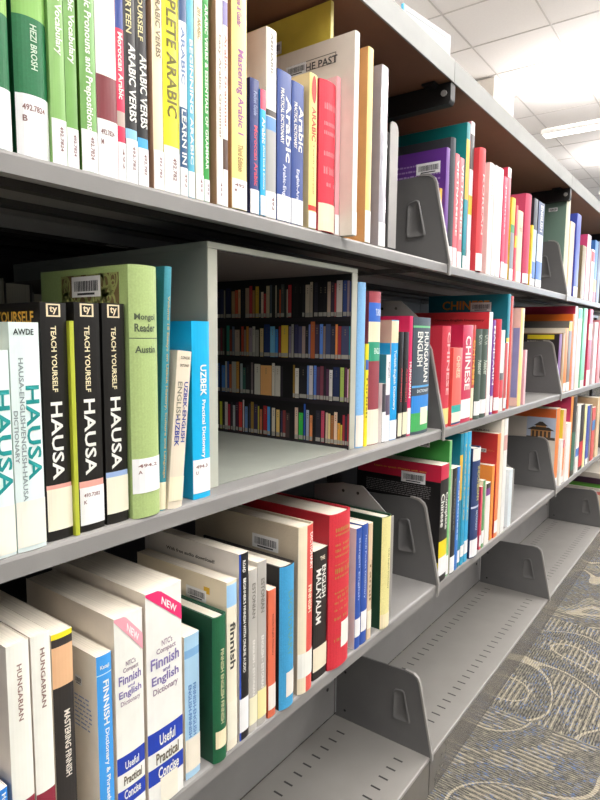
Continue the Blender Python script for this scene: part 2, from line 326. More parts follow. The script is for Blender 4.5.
dict(s='A',k='p',x=1.1367,t=0.0222,h=0.2104,i=0.0117,w=0.12,c='#e27079',sp='#ea8088',L='right one of two thin salmon red paperbacks before the tall teal book',lab=(0.0006, 0.032, ''),T=[('VIETNAMESE', 0.0552, 0.1999, '#f4efe6', 0.3, 0.75, 'v')]),
dict(s='A',k='p',x=1.1592,t=0.0186,h=0.281,i=0.0092,w=0.2,c='#157f80',sp='#1f8d93',L='tall teal book on the top shelf with a yellow patch on its spine',bands=[(0.1354, 0.2498, '#d9ba43'), (0.0381, 0.1354, '#2f97a8')],lab=(0.0006, 0.0264, '')),
dict(s='A',k='p',x=1.1781,t=0.0202,h=0.2881,i=0.0084,w=0.2,c='#cc8fa0',sp='#f0e4e6',L='tall white and pink book right of the tall teal one on the top shelf',bands=[(0.1971, 0.2643, '#444444'), (0.1095, 0.1467, '#d7c23c')],lab=(0.0006, 0.0404, '')),
dict(s='A',k='h',x=1.2057,t=0.0327,h=0.2442,i=-0.004,w=0.17,c='#d23a42',sp='#e34c50',L='bright red hardcover with a wide red left side on the top shelf',lab=(0.0006, 0.0357, ''),T=[('KOREAN', 0.074, 0.1935, '#f3c9c0', 0.35, 0.65, 'v')]),
dict(s='A',k='p',x=1.2748,t=0.0282,h=0.2315,i=0.0018,w=0.14,c='#f0d2cc',sp='#f6e8e2',L='pinkish white paperback right of the bright red hardcover on the top shelf',T=[('English', 0.1565, 0.2225, '#c9b6aa', 0.3, 0.7, 'v')]),
dict(s='A',k='p',x=1.3089,t=0.0217,h=0.2332,i=0.0018,w=0.14,c='#f4eee8',sp='#faf6f0',L='plain white slim paperback in the white run on the top shelf'),
dict(s='A',k='p',x=1.3337,t=0.0304,h=0.2346,i=0.0018,w=0.14,c='#f4ece6',sp='#f8f3ec',L='slightly shorter white paperback just before the crimson pair on the top shelf',lab=(0.0006, 0.0327, '')),
dict(s='A',k='p',x=1.3695,t=0.0233,h=0.2233,i=0.0018,w=0.13,c='#d52f55',sp='#dc3c61',L='thin crimson paperback shorter than the red and white one beside it',lab=(0.0006, 0.036, ''),T=[('Japanese', 0.0962, 0.2062, '#f4cfd6', 0.3, 0.7, 'v')]),
dict(s='A',k='p',x=1.3965,t=0.0247,h=0.249,i=0.0028,w=0.15,c='#c8324e',sp='#d7445c',L='red book with a white panel at its head, top shelf middle section',bands=[(0.2275, 0.249, '#f3e9e6')],lab=(0.0006, 0.0344, '')),
dict(s='A',k='p',x=1.4311,t=0.0282,h=0.1894,i=0.0018,w=0.11,c='#e7c43a',sp='#8f949b',L='small book with yellow, green and grey blocks on its spine, top shelf',bands=[(0.1281, 0.1894, '#f2c71f'), (0.1097, 0.1281, '#3f9a5c')],lab=(0.0006, 0.0264, '')),
dict(s='A',k='p',x=1.4652,t=0.0153,h=0.1773,i=0.0018,w=0.11,c='#d84050',sp='#e05060',L='very thin red and yellow paperback on the top shelf before the cream one',bands=[(0.0785, 0.1066, '#efcb35')]),
dict(s='A',k='p',x=1.4854,t=0.0381,h=0.1693,i=0.0018,w=0.11,c='#f0e0bc',sp='#f6e6b8',L='cream yellow paperback with faint red title before the raspberry book',lab=(0.0006, 0.0247, ''),T=[('Hindi', 0.1205, 0.1347, '#d98a86', 0.2, 0.8, 'h')]),
dict(s='A',k='h',x=1.5363,t=0.047,h=0.2186,i=-0.002,w=0.16,c='#c23f63',sp='#c94a68',L='raspberry pink hardcover on the top shelf, left side showing above shorter books',lab=(0.0006, 0.0248, '')),
dict(s='A',k='p',x=1.6008,t=0.0169,h=0.1516,i=0.0018,w=0.1,c='#f0cf2f',sp='#f3d433',L='thin yellow paperback before the two black and blue books on the top shelf',lab=(0.0006, 0.0291, '')),
dict(s='A',k='p',x=1.618,t=0.0345,h=0.222,i=0.0031,w=0.15,c='#2d2b30',sp='#38414f',L='left one of two black and blue books before the second divider, top shelf',bands=[(0.0624, 0.1443, '#b9c9de'), (0.0211, 0.0624, '#3f74c4')],lab=(0.0006, 0.0185, '')),
dict(s='A',k='p',x=1.6548,t=0.0553,h=0.2211,i=0.0018,w=0.15,c='#33323a',sp='#4a5d86',L='right one of two black and blue books before the second divider, top shelf',bands=[(0.0672, 0.138, '#c6d4e6'), (0.0196, 0.0672, '#3f74c4')],lab=(0.0006, 0.0196, ''),T=[('ENGLISH', 0.1458, 0.2132, '#f4efe6', 0.3, 0.7, 'v')]),
dict(s='A',k='h',x=1.993,t=0.0458,h=0.2929,i=0.0082,w=0.2,c='#6f8a7c',sp='#dfe3cc',L='large grey green book at the second divider of the top shelf, cream spine',BC=(0.0305, 0.0567, 0.261, 0.263)),
dict(s='A',k='p',x=2.0391,t=0.06,h=0.2308,i=0.007,w=0.14,c='#efc9a0',sp='#f2dcc0',L='cream and orange book right of the large grey green one'),
dict(s='A',k='p',x=2.0994,t=0.0588,h=0.2645,i=0.0018,w=0.17,c='#3543a0',sp='#3e51b3',L='royal blue book standing above its neighbours, far right of the top shelf',lab=(0.0006, 0.0326, '')),
dict(s='A',k='p',x=2.2042,t=0.06,h=0.1773,i=0.0018,w=0.13,c='#8c7a55',sp='#9b8862',L='short olive brown book near the right end of the top shelf'),
dict(s='A',k='p',x=2.272,t=0.06,h=0.223,i=0.0018,w=0.15,c='#cf4675',sp='#e9d6e4',L='white book with a magenta left side near the right end of the top shelf'),
dict(s='A',k='p',x=2.36,t=0.0489,h=0.1829,i=0.0018,w=0.13,c='#f3e8e6',sp='#f6efee',L='short white book, third from the right end of the top shelf',bands=[(0.1398, 0.1752, '#d8404e')]),
dict(s='A',k='p',x=2.4092,t=0.058,h=0.2209,i=0.0024,w=0.15,c='#2f6fb4',sp='#3677b8',L='blue book with yellow and red foot at the right picture edge, top shelf',bands=[(0.0361, 0.08, '#e9b73b'), (0, 0.0361, '#d8434a')]),
dict(s='A',k='p',x=2.4689,t=0.06,h=0.2251,i=0.0018,w=0.15,c='#404a60',sp='#4d5a74',L='slate book cut by the right picture edge on the top shelf'),
dict(s='B',k='p',x=0.2054,t=0.0272,h=0.162,i=0.0018,w=0.15,c='#dcefe6',sp='#e2f5ec',L='mint white HAUSA dictionary at the left picture edge, its right part showing',lab=(0.0025, 0.0409, '', '#fbeee0'),T=[('HAUSA', 0.0503, 0.1314, '#0d8d8b', 0.55, 0.98, 'v')]),
dict(s='B',k='p',x=0.2337,t=0.0242,h=0.1834,i=0.0018,w=0.15,c='#dcefe6',sp='#e0f4ec',L='mint white HAUSA dictionary with the name AWDE printed at its head',lab=(0.0038, 0.0413, '', '#fbeee0'),T=[('AWDE', 0.1736, 0.1783, '#23302f', 0.12, 0.8, 'h'), ('HAUSA', 0.0577, 0.1336, '#0d8d8b', 0.44, 0.93, 'v'), ('HAUSA-ENGLISH/ENGLISH-HAUSA', 0.0413, 0.1556, '#8d9a9a', 0.24, 0.4, 'v'), ('DICTIONARY', 0.0725, 0.1144, '#8d9a9a', 0.04, 0.17, 'v')]),
dict(s='B',k='p',x=0.2626,t=0.023,h=0.2001,i=0.0068,w=0.13,c='#171513',sp='#1c1a17',L='left one of the three black Hausa self-study books, lime book on its right',bands=[(0.0437, 0.048, '#e7a79a')],lab=(0.0087, 0.0446, '', '#fbe9d2'),T=[('TEACH YOURSELF', 0.1265, 0.1811, '#efe2b8', 0.34, 0.55, 'v'), ('HAUSA', 0.0524, 0.1181, '#f4efe6', 0.24, 0.7, 'v')],sq=(0.1885, 0.1991),CT=[('TEACH YOURSELF', 0.0102, 0.1154, 0.1871, 0.1891, '#d7a73a')],edge=1),
dict(s='B',k='p',x=0.2859,t=0.004,h=0.1855,i=0.0037,w=0.13,c='#b3ba35',sp='#b5bc3c',L='thin lime green booklet wedged between two black Hausa books'),
dict(s='B',k='p',x=0.2931,t=0.0244,h=0.2017,i=0.0068,w=0.13,c='#171513',sp='#1b1916',L='middle one of the three black Hausa self-study books with a crisp white call label',bands=[(0.0391, 0.0455, '#e7a79a')],lab=(0.006, 0.04, '493.7282\nK'),T=[('TEACH YOURSELF', 0.1243, 0.1817, '#efe2b8', 0.34, 0.55, 'v'), ('HAUSA', 0.0509, 0.1181, '#f4efe6', 0.24, 0.7, 'v')],sq=(0.1895, 0.2006),edge=1),
dict(s='B',k='p',x=0.3205,t=0.0237,h=0.2022,i=0.0068,w=0.13,c='#171513',sp='#1b1916',L='right one of the three black Hausa self-study books, touching the pale green reader',bands=[(0.0431, 0.0488, '#9ab3dc')],lab=(0.0097, 0.0441, '', '#fbe9d2'),T=[('TEACH YOURSELF', 0.1251, 0.1813, '#efe2b8', 0.34, 0.55, 'v'), ('HAUSA', 0.0516, 0.1178, '#f4efe6', 0.24, 0.7, 'v')],sq=(0.1894, 0.201),edge=1),
dict(s='B',k='h',x=0.3462,t=0.0323,h=0.2383,i=-0.001,w=0.15,c='#a9c27c',sp='#aac07c',L='pale green hardcover reading Mongol Reader by Austin, second shelf',bands=[(0.1707, 0.1716, '#57624a')],lab=(0.0242, 0.0577, '494.2\nA'),T=[('Mongol', 0.1865, 0.194, '#57624a', 0.12, 0.82, 'h'), ('Reader', 0.1772, 0.1847, '#57624a', 0.12, 0.82, 'h'), ('Austin', 0.1575, 0.1641, '#57624a', 0.12, 0.82, 'h')],BC=(0.0451, 0.0923, 0.2194, 0.2214),CBr=(0.018, 0.112, 0.12, 0.232, '#6b5a36')),
dict(s='B',k='h',x=0.3788,t=0.0087,h=0.2413,i=0.0043,w=0.16,c='#2e8290',sp='#3a91a0',L='slim teal volume with gold lettering, leaning right before the cream one',lean=0.0517,lab=(0.0012, 0.0287, '', '#efe6c5'),T=[('Volume 18 Essays on Uzbek History, Culture and Language', 0.0328, 0.2129, '#c8a767', 0.3, 0.7, 'v')]),
dict(s='B',k='p',x=0.3878,t=0.0186,h=0.1603,i=0.0018,w=0.12,c='#e0d3bb',sp='#e5d9c3',L='beige Uzbek-English concise dictionary leaning against the cyan one',lean=0.0999,lab=(0.0078, 0.0327, '', '#efe6c8'),T=[('CONCISE', 0.152, 0.1549, '#57503f', 0.2, 0.85, 'h'), ('DICTIONARY', 0.1441, 0.147, '#57503f', 0.2, 0.85, 'h'), ('ENGLISH', 0.0899, 0.1291, '#8b8676', 0.12, 0.42, 'v'), ('UZBEK-ENGLISH', 0.0676, 0.1291, '#2d3f99', 0.55, 0.85, 'v'), ('-UZBEK', 0.0635, 0.095, '#2d3f99', 0.12, 0.42, 'v')]),
dict(s='B',k='p',x=0.4272,t=0.0251,h=0.1891,i=0.0068,w=0.14,c='#0aa5d8',sp='#12b0e4',L='cyan Uzbek practical dictionary leaning on the grey display box',lab=(0.0063, 0.0426, '494.3\nU'),T=[('UZBEK', 0.1106, 0.1434, '#f4efe6', 0.42, 0.78, 'v'), ('Practical Dictionary', 0.0437, 0.1063, '#f4efe6', 0.45, 0.72, 'v')]),
dict(s='B',k='h',x=0.7885,t=0.0222,h=0.2574,i=0.0225,w=0.17,c='#7bb2e4',sp='#86bceb',L='tall light blue hardcover right against the grey display box',lab=(0.0023, 0.0519, '', '#efe8dc')),
dict(s='B',k='p',x=0.811,t=0.0087,h=0.1633,i=0.023,w=0.1,c='#f0d51f',sp='#f5dc25',L='narrow bright yellow book right of the tall light blue one',bands=[(0.1223, 0.1381, '#3b62b4')],T=[('Turkish', 0.0457, 0.1144, '#8a7a1c', 0.2, 0.8, 'v')]),
dict(s='B',k='h',x=0.82,t=0.0373,h=0.2459,i=0.0202,w=0.16,c='#8d3a44',sp='#97424c',L='striped book in maroon, blue, cream and green bands on the second shelf',bands=[(0.2282, 0.2455, '#a5454f'), (0.1982, 0.2282, '#2f66c4'), (0.1663, 0.1982, '#f0e4c4'), (0.1358, 0.1663, '#2f9a78')],lab=(0.0012, 0.0579, '', '#f0e6d2'),T=[('TURKISH', 0.2077, 0.2188, '#d3ddf0', 0.35, 0.9, 'h'), ('ENGLISH', 0.1471, 0.1567, '#cfe6dc', 0.3, 0.9, 'h')]),
dict(s='B',k='p',x=0.8576,t=0.012,h=0.0979,i=0.0175,w=0.055,c='#efe8e8',sp='#3f3b42',L='small white pamphlet with a dark spine low on the second shelf',lab=(0.0012, 0.0511, '')),
dict(s='B',k='p',x=0.8698,t=0.0146,h=0.145,i=0.0177,w=0.075,c='#3c8c9c',sp='#f0eef0',L='white spined booklet with a teal cover picture on the second shelf',bands=[(0.0446, 0.0783, '#64566a')],lab=(0.0012, 0.0446, ''),T=[('English', 0.1067, 0.1333, '#8a8a94', 0.3, 0.7, 'v')]),
dict(s='B',k='p',x=0.8848,t=0.025,h=0.2025,i=0.0173,w=0.14,c='#d9b8a6',sp='#199ee0',L='pinkish covered Turkish dictionary with a cyan spine and cream head',bands=[(0.1646, 0.2012, '#ecdcb8')],lab=(0.0012, 0.034, ''),T=[('Turkish-English Dictionary', 0.0512, 0.1529, '#f4efe6', 0.25, 0.65, 'v')],CBr=(0.003, 0.0253, 0.002, 0.1643, '#1b9fdc')),
dict(s='B',k='p',x=0.9101,t=0.0148,h=0.1831,i=0.015,w=0.12,c='#1d1a1b',sp='#221f20',L='left one of the two thin black Azerbaijani books on the second shelf',lab=(0.004, 0.0442, '', '#f2e6c8'),T=[('Azerbaijani', 0.0634, 0.1219, '#c9474a', 0.3, 0.75, 'v')]),
dict(s='B',k='p',x=0.9253,t=0.0175,h=0.1832,i=0.014,w=0.12,c='#1d1a1b',sp='#221f20',L='right one of the two thin black Azerbaijani books, beside the magenta book',lab=(0.0055, 0.0445, '', '#f2e6c8'),T=[('Azerbaijani', 0.062, 0.1213, '#c9474a', 0.3, 0.75, 'v')]),
dict(s='B',k='p',x=0.9431,t=0.0132,h=0.2109,i=0.014,w=0.15,c='#cb2057',sp='#d42c62',L='magenta book with white spine lettering left of the Hungarian English dictionary',lab=(0.0035, 0.0501, ''),T=[('HUNGARIAN', 0.0678, 0.1313, '#f4efe6', 0.2, 0.8, 'v')]),
dict(s='B',k='h',x=0.9566,t=0.0707,h=0.2096,i=0.009,w=0.15,c='#3b4a58',sp='#46525e',L='thick grey blue HUNGARIAN ENGLISH dictionary before the divider, blue and green foot',bands=[(0.1911, 0.1947, '#6fbf84'), (0.0847, 0.0883, '#58a8e0'), (0.0389, 0.0701, '#2f86d6'), (0.0056, 0.0389, '#46ae5e')],lab=(0.0167, 0.0481, '', '#f3ecd4', 0.38, 0.85),T=[('HUNGARIAN', 0.0938, 0.184, '#f4efe6', 0.5, 0.78, 'v'), ('ENGLISH', 0.1228, 0.184, '#f4efe6', 0.16, 0.42, 'v'), ('DICTIONARY', 0.0756, 0.081, '#d9dee2', 0.2, 0.9, 'h')]),
dict(s='B',k='h',x=1.068,t=0.0385,h=0.1961,i=0.0024,w=0.15,c='#c8283c',sp='#cf3b4c',L='red Chinese hardcover first after the divider, pale yellow mark at its foot',lab=(0.0065, 0.038, '', '#e9d98a'),T=[('CHINESE', 0.0634, 0.185, '#f0b9b4', 0.35, 0.7, 'v')]),
dict(s='B',k='p',x=1.1068,t=0.0473,h=0.1544,i=-0.0012,w=0.13,c='#e0524c',sp='#ea6a5e',L='coral paperback with a teal and navy foot standing between taller red books',bands=[(0.0225, 0.0406, '#36b3a9'), (0.0022, 0.0225, '#23457e')],lab=(0.0063, 0.0265, '', '#efe8d6'),T=[('CHINESE', 0.0947, 0.1383, '#f3d3b0', 0.3, 0.7, 'v')]),
dict(s='B',k='p',x=1.1588,t=0.0532,h=0.1998,i=0.0008,w=0.15,c='#b31f45',sp='#cc2c52',L='crimson book with CHINESE in large white letters down its spine',lab=(0.0084, 0.0481, ''),T=[('CHINESE', 0.0669, 0.178, '#f4efe6', 0.25, 0.8, 'v')]),
dict(s='B',k='p',x=1.2143,t=0.0151,h=0.2009,i=0.0008,w=0.15,c='#e8dfcf',sp='#c9413d',L='slim red book with yellow CHINESE lettering before the dark green pair',bands=[(0.0045, 0.0686, '#efe8c8')],T=[('CHINESE', 0.075, 0.1698, '#e8c04c', 0.1, 0.9, 'v')]),
dict(s='B',k='h',x=1.2327,t=0.0313,h=0.1929,i=-0.003,w=0.15,c='#45524a',sp='#4b5a50',L='left one of the dark green twin volumes on the second shelf',lab=(0.0083, 0.0388, ''),T=[('CHINA', 0.1592, 0.1804, '#b9c0ae', 0.2, 0.8, 'v'), ('Reader', 0.095, 0.1272, '#b9c0ae', 0.2, 0.8, 'v')]),
dict(s='B',k='h',x=1.2664,t=0.0365,h=0.1934,i=-0.003,w=0.15,c='#45524a',sp='#4b5a50',L='right one of the dark green twin volumes on the second shelf',lab=(0.009, 0.0402, ''),T=[('CHINA', 0.1589, 0.1807, '#b9c0ae', 0.2, 0.8, 'v'), ('Reader', 0.0933, 0.1262, '#b9c0ae', 0.2, 0.8, 'v')]),
dict(s='B',k='p',x=1.3085,t=0.0236,h=0.2313,i=0.0008,w=0.2,c='#d0313a',sp='#f3e9e4',L='large red Chinese-English dictionary whose red cover rises behind the green twins',lab=(0.0078, 0.0464, ''),CT=[('Chinese-English Dictionary', 0.0119, 0.1301, 0.2121, 0.2141, '#5c1a1e')]),
dict(s='B',k='p',x=1.3371,t=0.0176,h=0.2145,i=0.0008,w=0.14,c='#8a4a9c',sp='#7a4aa0',L='thin violet book with white lettering on the second shelf',bands=[(0.0053, 0.0422, '#efe8e4')],T=[('MANDARIN', 0.0675, 0.2013, '#f4efe6', 0.2, 0.8, 'v')]),
dict(s='B',k='h',x=1.3585,t=0.0322,h=0.2174,i=-0.003,w=0.15,c='#c02c3c',sp='#cc3545',L='plain red book right of the violet one on the second shelf',lab=(0.0072, 0.0377, '')),
dict(s='B',k='p',x=1.3972,t=0.0263,h=0.193,i=0.0008,w=0.13,c='#eee9e4',sp='#f0ebe4',L='white topped book with a grey band and red foot, second shelf middle section',bands=[(0.0754, 0.0921, '#6c6c70'), (0.0325, 0.0754, '#d33c44')]),
dict(s='B',k='p',x=1.4302,t=0.0189,h=0.1627,i=0.0008,w=0.12,c='#d8c0bc',sp='#cc4a4a',L='short thin red book before the tall teal cover on the second shelf',lab=(0.0058, 0.0302, '')),
dict(s='B',k='p',x=1.4495,t=0.0221,h=0.2793,i=0.0056,w=0.205,c='#136f80',sp='#1a8092',L='tall teal book with CHINESE in orange capitals across its cover',bands=[(0.1649, 0.1746, '#e9cf3c'), (0.0233, 0.1649, '#cfe0dc')],BC=(0.0411, 0.0931, 0.2488, 0.2508),CT=[('CHINESE', 0.0461, 0.1672, 0.2533, 0.2553, '#d68a35')]),
dict(s='B',k='p',x=1.4719,t=0.0164,h=0.2758,i=0.0048,w=0.2,c='#c2413a',sp='#d8503f',L='tall thin orange red book right behind the tall teal one'),
dict(s='B',k='p',x=1.5433,t=0.0291,h=0.25,i=0.0008,w=0.19,c='#ecc9bc',sp='#f1dc8a',L='book with a pink and lavender cover and pale yellow spine, end of its row',CBr=(0.003, 0.019, 0.0225, 0.2, '#8f98c8')),
dict(s='B',k='p',x=1.5945,t=0.0181,h=0.1439,i=0.0008,w=0.11,c='#e2a9b4',sp='#e8c0c4',L='short pinkish booklet ending the row before the empty gap, second shelf'),
dict(s='B',k='p',x=1.993,t=0.0364,h=0.1885,i=0.0112,w=0.18,c='#232023',sp='#7a4a8c',L='black Korean book with a yellow line and purple corner behind the divider',CBr=(0.0165, 0.0988, 0.1718, 0.1853, '#e6d22c'),CT=[('KOREAN', 0.0549, 0.0982, 0.1614, 0.1634, '#cfcac0')]),
dict(s='B',k='p',x=2.0297,t=0.0283,h=0.192,i=0.0088,w=0.14,c='#a88a68',sp='#b99a74',L='narrow tan book behind the second divider, second shelf'),
dict(s='B',k='p',x=2.0583,t=0.0401,h=0.2084,i=0.0079,w=0.19,c='#e6dccb',sp='#ea8a3f',L='cream covered book with a thin orange spine behind the second divider',lab=(0.0012, 0.0291, '')),
dict(s='B',k='p',x=2.0987,t=0.0429,h=0.2318,i=0.0071,w=0.19,c='#6a655f',sp='#7c766e',L='grey covered book with a yellow patch at the head of its spine',bands=[(0.1995, 0.2291, '#e9d838')],lab=(0.0012, 0.0301, '')),
dict(s='B',k='p',x=2.1419,t=0.0294,h=0.256,i=0.0066,w=0.16,c='#e6731f',sp='#f07f2b',L='tall orange book far right on the second shelf'),
dict(s='B',k='p',x=2.1716,t=0.0378,h=0.2837,i=0.0065,w=0.22,c='#b22748',sp='#e0d2e0',L='tallest book of the far section, crimson cover with a cream stripe, second shelf',CBr=(0.0038, 0.157, 0.2383, 0.2571, '#e7d9c8')),
dict(s='B',k='p',x=2.2097,t=0.06,h=0.2786,i=0.0037,w=0.15,c='#eadfcf',sp='#f2e9dc',L='cream book with a teal head far right on the second shelf',bands=[(0.2422, 0.2765, '#2fa39b')]),
dict(s='B',k='p',x=2.2862,t=0.06,h=0.2819,i=0.0018,w=0.15,c='#7fcfa6',sp='#86d6ae',L='mint green book far right on the second shelf',bands=[(0, 0.0265, '#f3eee6')]),
dict(s='B',k='p',x=2.386,t=0.06,h=0.2825,i=0.0018,w=0.15,c='#cf3357',sp='#d93f62',L='crimson book with a white foot near the right edge, second shelf',bands=[(0.1699, 0.2288, '#f3e7b4'), (0, 0.0585, '#f3eee6')]),
dict(s='B',k='p',x=2.4966,t=0.06,h=0.2381,i=0.0018,w=0.13,c='#f2dfe2',sp='#f6e7ea',L='pale pink book at the right edge of the picture, second shelf'),
dict(s='B',k='p',x=2.5851,t=0.06,h=0.2481,i=0.0018,w=0.13,c='#e08a90',sp='#ea9aa0',L='rose book cut by the right edge of the picture, second shelf'),
dict(s='C',k='p',x=0.2005,t=0.014,h=0.125,i=-0.0021,w=0.12,c='#2a6fbe',sp='#2f7dce',L='blue Hungarian book at the lower left corner, mostly outside the picture',T=[('Hungarian', 0.0914, 0.1643, '#f4efe6', 0.55, 0.9, 'v')]),
dict(s='C',k='p',x=0.2203,t=0.0186,h=0.2376,i=0.0018,w=0.145,c='#e9dfd3',sp='#f6f0e4',L='left one of the two white HUNGARIAN paperbacks on the third shelf',bands=[(0.0084, 0.1004, '#8c2a3c')],T=[('HUNGARIAN', 0.1714, 0.2198, '#8f7068', 0.4, 0.62, 'v')]),
dict(s='C',k='p',x=0.2406,t=0.0169,h=0.2374,i=0.0018,w=0.145,c='#e9dfd3',sp='#f6f0e4',L='right one of the two white HUNGARIAN paperbacks, against the black Finnish one',bands=[(0, 0.0967, '#8c2a3c')],T=[('HUNGARIAN', 0.1725, 0.225, '#8f7068', 0.42, 0.66, 'v')]),
dict(s='C',k='p',x=0.2598,t=0.0195,h=0.2304,i=0.0038,w=0.145,c='#e2d8c8',sp='#2e2a28',L='black Mastering Finnish paperback with a tan block and yellow strip at its head',bands=[(0.2254, 0.2304, '#f0e02a'), (0.2181, 0.2254, '#3a3432'), (0.1813, 0.2181, '#e2b48a')],T=[('VARIANTE', 0.2272, 0.2308, '#4b4215', 0.1, 0.9, 'h'), ('MASTERING FINNISH', 0.0956, 0.1581, '#e8e0d2', 0.45, 0.75, 'v')]),
dict(s='C',k='p',x=0.3013,t=0.0159,h=0.1925,i=0.0018,w=0.12,c='#efe6d8',sp='#3f9be6',L='white covered Finnish phrase dictionary with a sky blue spine, third shelf',bands=[(0.1733, 0.1743, '#cfe4f6')],T=[('Katajl', 0.1782, 0.1831, '#f4efe6', 0.2, 0.8, 'h'), ('FINNISH', 0.1238, 0.1674, '#f4efe6', 0.35, 0.75, 'v'), ('Dictionary & Phrasebook', 0.0313, 0.1198, '#f4efe6', 0.35, 0.7, 'v')],BC=(0.0235, 0.0346, 0.1604, 0.1624),CD=(0.0099, 0.0372, 0.113, 0.1473, 8, '#8fa3c8')),
dict(s='C',k='p',x=0.3203,t=0.0325,h=0.2216,i=0.0008,w=0.155,c='#eadfd0',sp='#f7f1e6',L='left one of two white NEW Finnish and English dictionaries, pale pink corner strip',bands=[(0.063, 0.0809, '#1f3fae'), (0.0289, 0.046, '#1f3fae')],T=[("NTC's", 0.1708, 0.1759, '#a08d9c', 0.35, 0.7, 'h'), ('Compact', 0.1637, 0.1698, '#a08d9c', 0.25, 0.8, 'h'), ('Finnish', 0.1535, 0.1627, '#8378ae', 0.1, 0.9, 'h'), ('and', 0.1484, 0.1514, '#8378ae', 0.4, 0.65, 'h'), ('English', 0.1381, 0.1474, '#8378ae', 0.1, 0.9, 'h'), ('Dictionary', 0.1309, 0.1371, '#a08d9c', 0.15, 0.85, 'h'), ('Useful', 0.0662, 0.0746, '#f4efe6', 0.25, 0.75, 'h'), ('Practical', 0.0503, 0.0598, '#6a604f', 0.2, 0.85, 'h'), ('Concise', 0.0353, 0.045, '#f4efe6', 0.2, 0.8, 'h')],nw='#eba3b0'),
dict(s='C',k='p',x=0.3561,t=0.0462,h=0.2332,i=-0.0002,w=0.165,c='#eadfd0',sp='#f8f3e8',L='right one of two white NEW Finnish and English dictionaries, bright pink corner strip',bands=[(0.0626, 0.0848, '#1f3fae'), (0.0278, 0.0458, '#1f3fae')],lab=(0.0012, 0.0312, '', '#f8ead8', 0.3, 0.8),T=[("NTC's", 0.173, 0.1794, '#a08d9c', 0.4, 0.7, 'h'), ('Compact', 0.1644, 0.1719, '#a08d9c', 0.25, 0.8, 'h'), ('Finnish', 0.1514, 0.1633, '#8378ae', 0.1, 0.9, 'h'), ('and', 0.145, 0.1493, '#8378ae', 0.42, 0.62, 'h'), ('English', 0.1319, 0.1439, '#8378ae', 0.12, 0.88, 'h'), ('Dictionary', 0.1221, 0.1308, '#a08d9c', 0.15, 0.85, 'h'), ('Useful', 0.0671, 0.0793, '#f4efe6', 0.3, 0.75, 'h'), ('Practical', 0.0481, 0.0604, '#6a604f', 0.2, 0.85, 'h'), ('Concise', 0.0312, 0.0436, '#f4efe6', 0.25, 0.85, 'h')],nw='#e8306f'),
dict(s='C',k='p',x=0.4102,t=0.0214,h=0.1646,i=0.0048,w=0.12,c='#e6dccb',sp='#a9cfe8',L='small light blue Finnish-English dictionary between white and green ones',bands=[(0.1396, 0.1487, '#7fb0dc')],lab=(0.0085, 0.0465, '', '#f0e6d4'),T=[('FINNISH-ENGLISH', 0.0477, 0.1085, '#4a78b6', 0.5, 0.72, 'v'), ('ENGLISH-FINNISH', 0.0477, 0.1085, '#4a78b6', 0.2, 0.4, 'v')]),
dict(s='C',k='h',x=0.4461,t=0.0216,h=0.1735,i=-0.0043,w=0.145,c='#0b4a34',sp='#16603c',L='dark green hardcover Finnish English dictionary with a cream label, third shelf',lab=(0.0175, 0.0384, '', '#f2e2bc', 0.1, 0.95),T=[('FINNISH ENGLISH FINNISH', 0.0458, 0.135, '#c8c49a', 0.4, 0.65, 'v')]),
dict(s='C',k='p',x=0.4715,t=0.0167,h=0.2058,i=0.0008,w=0.16,c='#efe2c8',sp='#f1e6cf',L='cream book with lower case finnish in black and a blue patch on top',bands=[(0.1754, 0.2018, '#9dc9ec')],lab=(0.012, 0.0599, '', '#f3ead6'),T=[('finnish', 0.0997, 0.156, '#3a3833', 0.25, 0.8, 'v')],BC=(0.033, 0.0674, 0.179, 0.181),CBr=(0.0282, 0.038, 0.1838, 0.1921, '#e8b92c')),
dict(s='C',k='p',x=0.4925,t=0.016,h=0.2325,i=0.0008,w=0.17,c='#e9e4de',sp='#1c1b1d',L='white covered Finnish course with a thin black spine, tallest of its group',lab=(0.0105, 0.053, ''),T=[('ROAD', 0.2094, 0.224, '#f4efe6', 0.3, 0.6, 'v'), ("BEGINNER'S FINNISH WITH ONLINE AUDIO", 0.0849, 0.202, '#f4efe6', 0.35, 0.65, 'v')],CT=[('With free audio download!', 0.0406, 0.1271, 0.2133, 0.2153, '#4a4742')],blue=1),
dict(s='C',k='p',x=0.5111,t=0.0146,h=0.2069,i=0.0018,w=0.15,c='#c9c4bc',sp='#b9b5ae',L='left one of two grey ESTONIAN textbooks on the third shelf',lab=(0.0093, 0.0448, '', '#f3e9c8'),T=[('ESTONIAN', 0.1454, 0.1895, '#7d7972', 0.3, 0.7, 'v'), ('ENGLISH - ESTONIAN', 0.0461, 0.1173, '#e6e3dd', 0.35, 0.65, 'v')]),
dict(s='C',k='p',x=0.5264,t=0.017,h=0.212,i=0.0018,w=0.15,c='#c9c4bc',sp='#b3afa8',L='right one of two grey ESTONIAN textbooks, beside a small orange book',lab=(0.0096, 0.047, '', '#f4e4a4'),T=[('ESTONIAN', 0.1466, 0.1903, '#7d7972', 0.3, 0.7, 'v'), ('ENGLISH - ESTONIAN', 0.0443, 0.1168, '#e6e3dd', 0.35, 0.65, 'v')]),
dict(s='C',k='p',x=0.5463,t=0.0147,h=0.1699,i=0.0008,w=0.12,c='#d8603e',sp='#e07050',L='small orange paperback between grey and blue books on the third shelf',lab=(0.0108, 0.0435, '', '#f3e6dc'),T=[('Estonian-English Dictionary', 0.0826, 0.1371, '#5a2a1c', 0.4, 0.6, 'v')]),
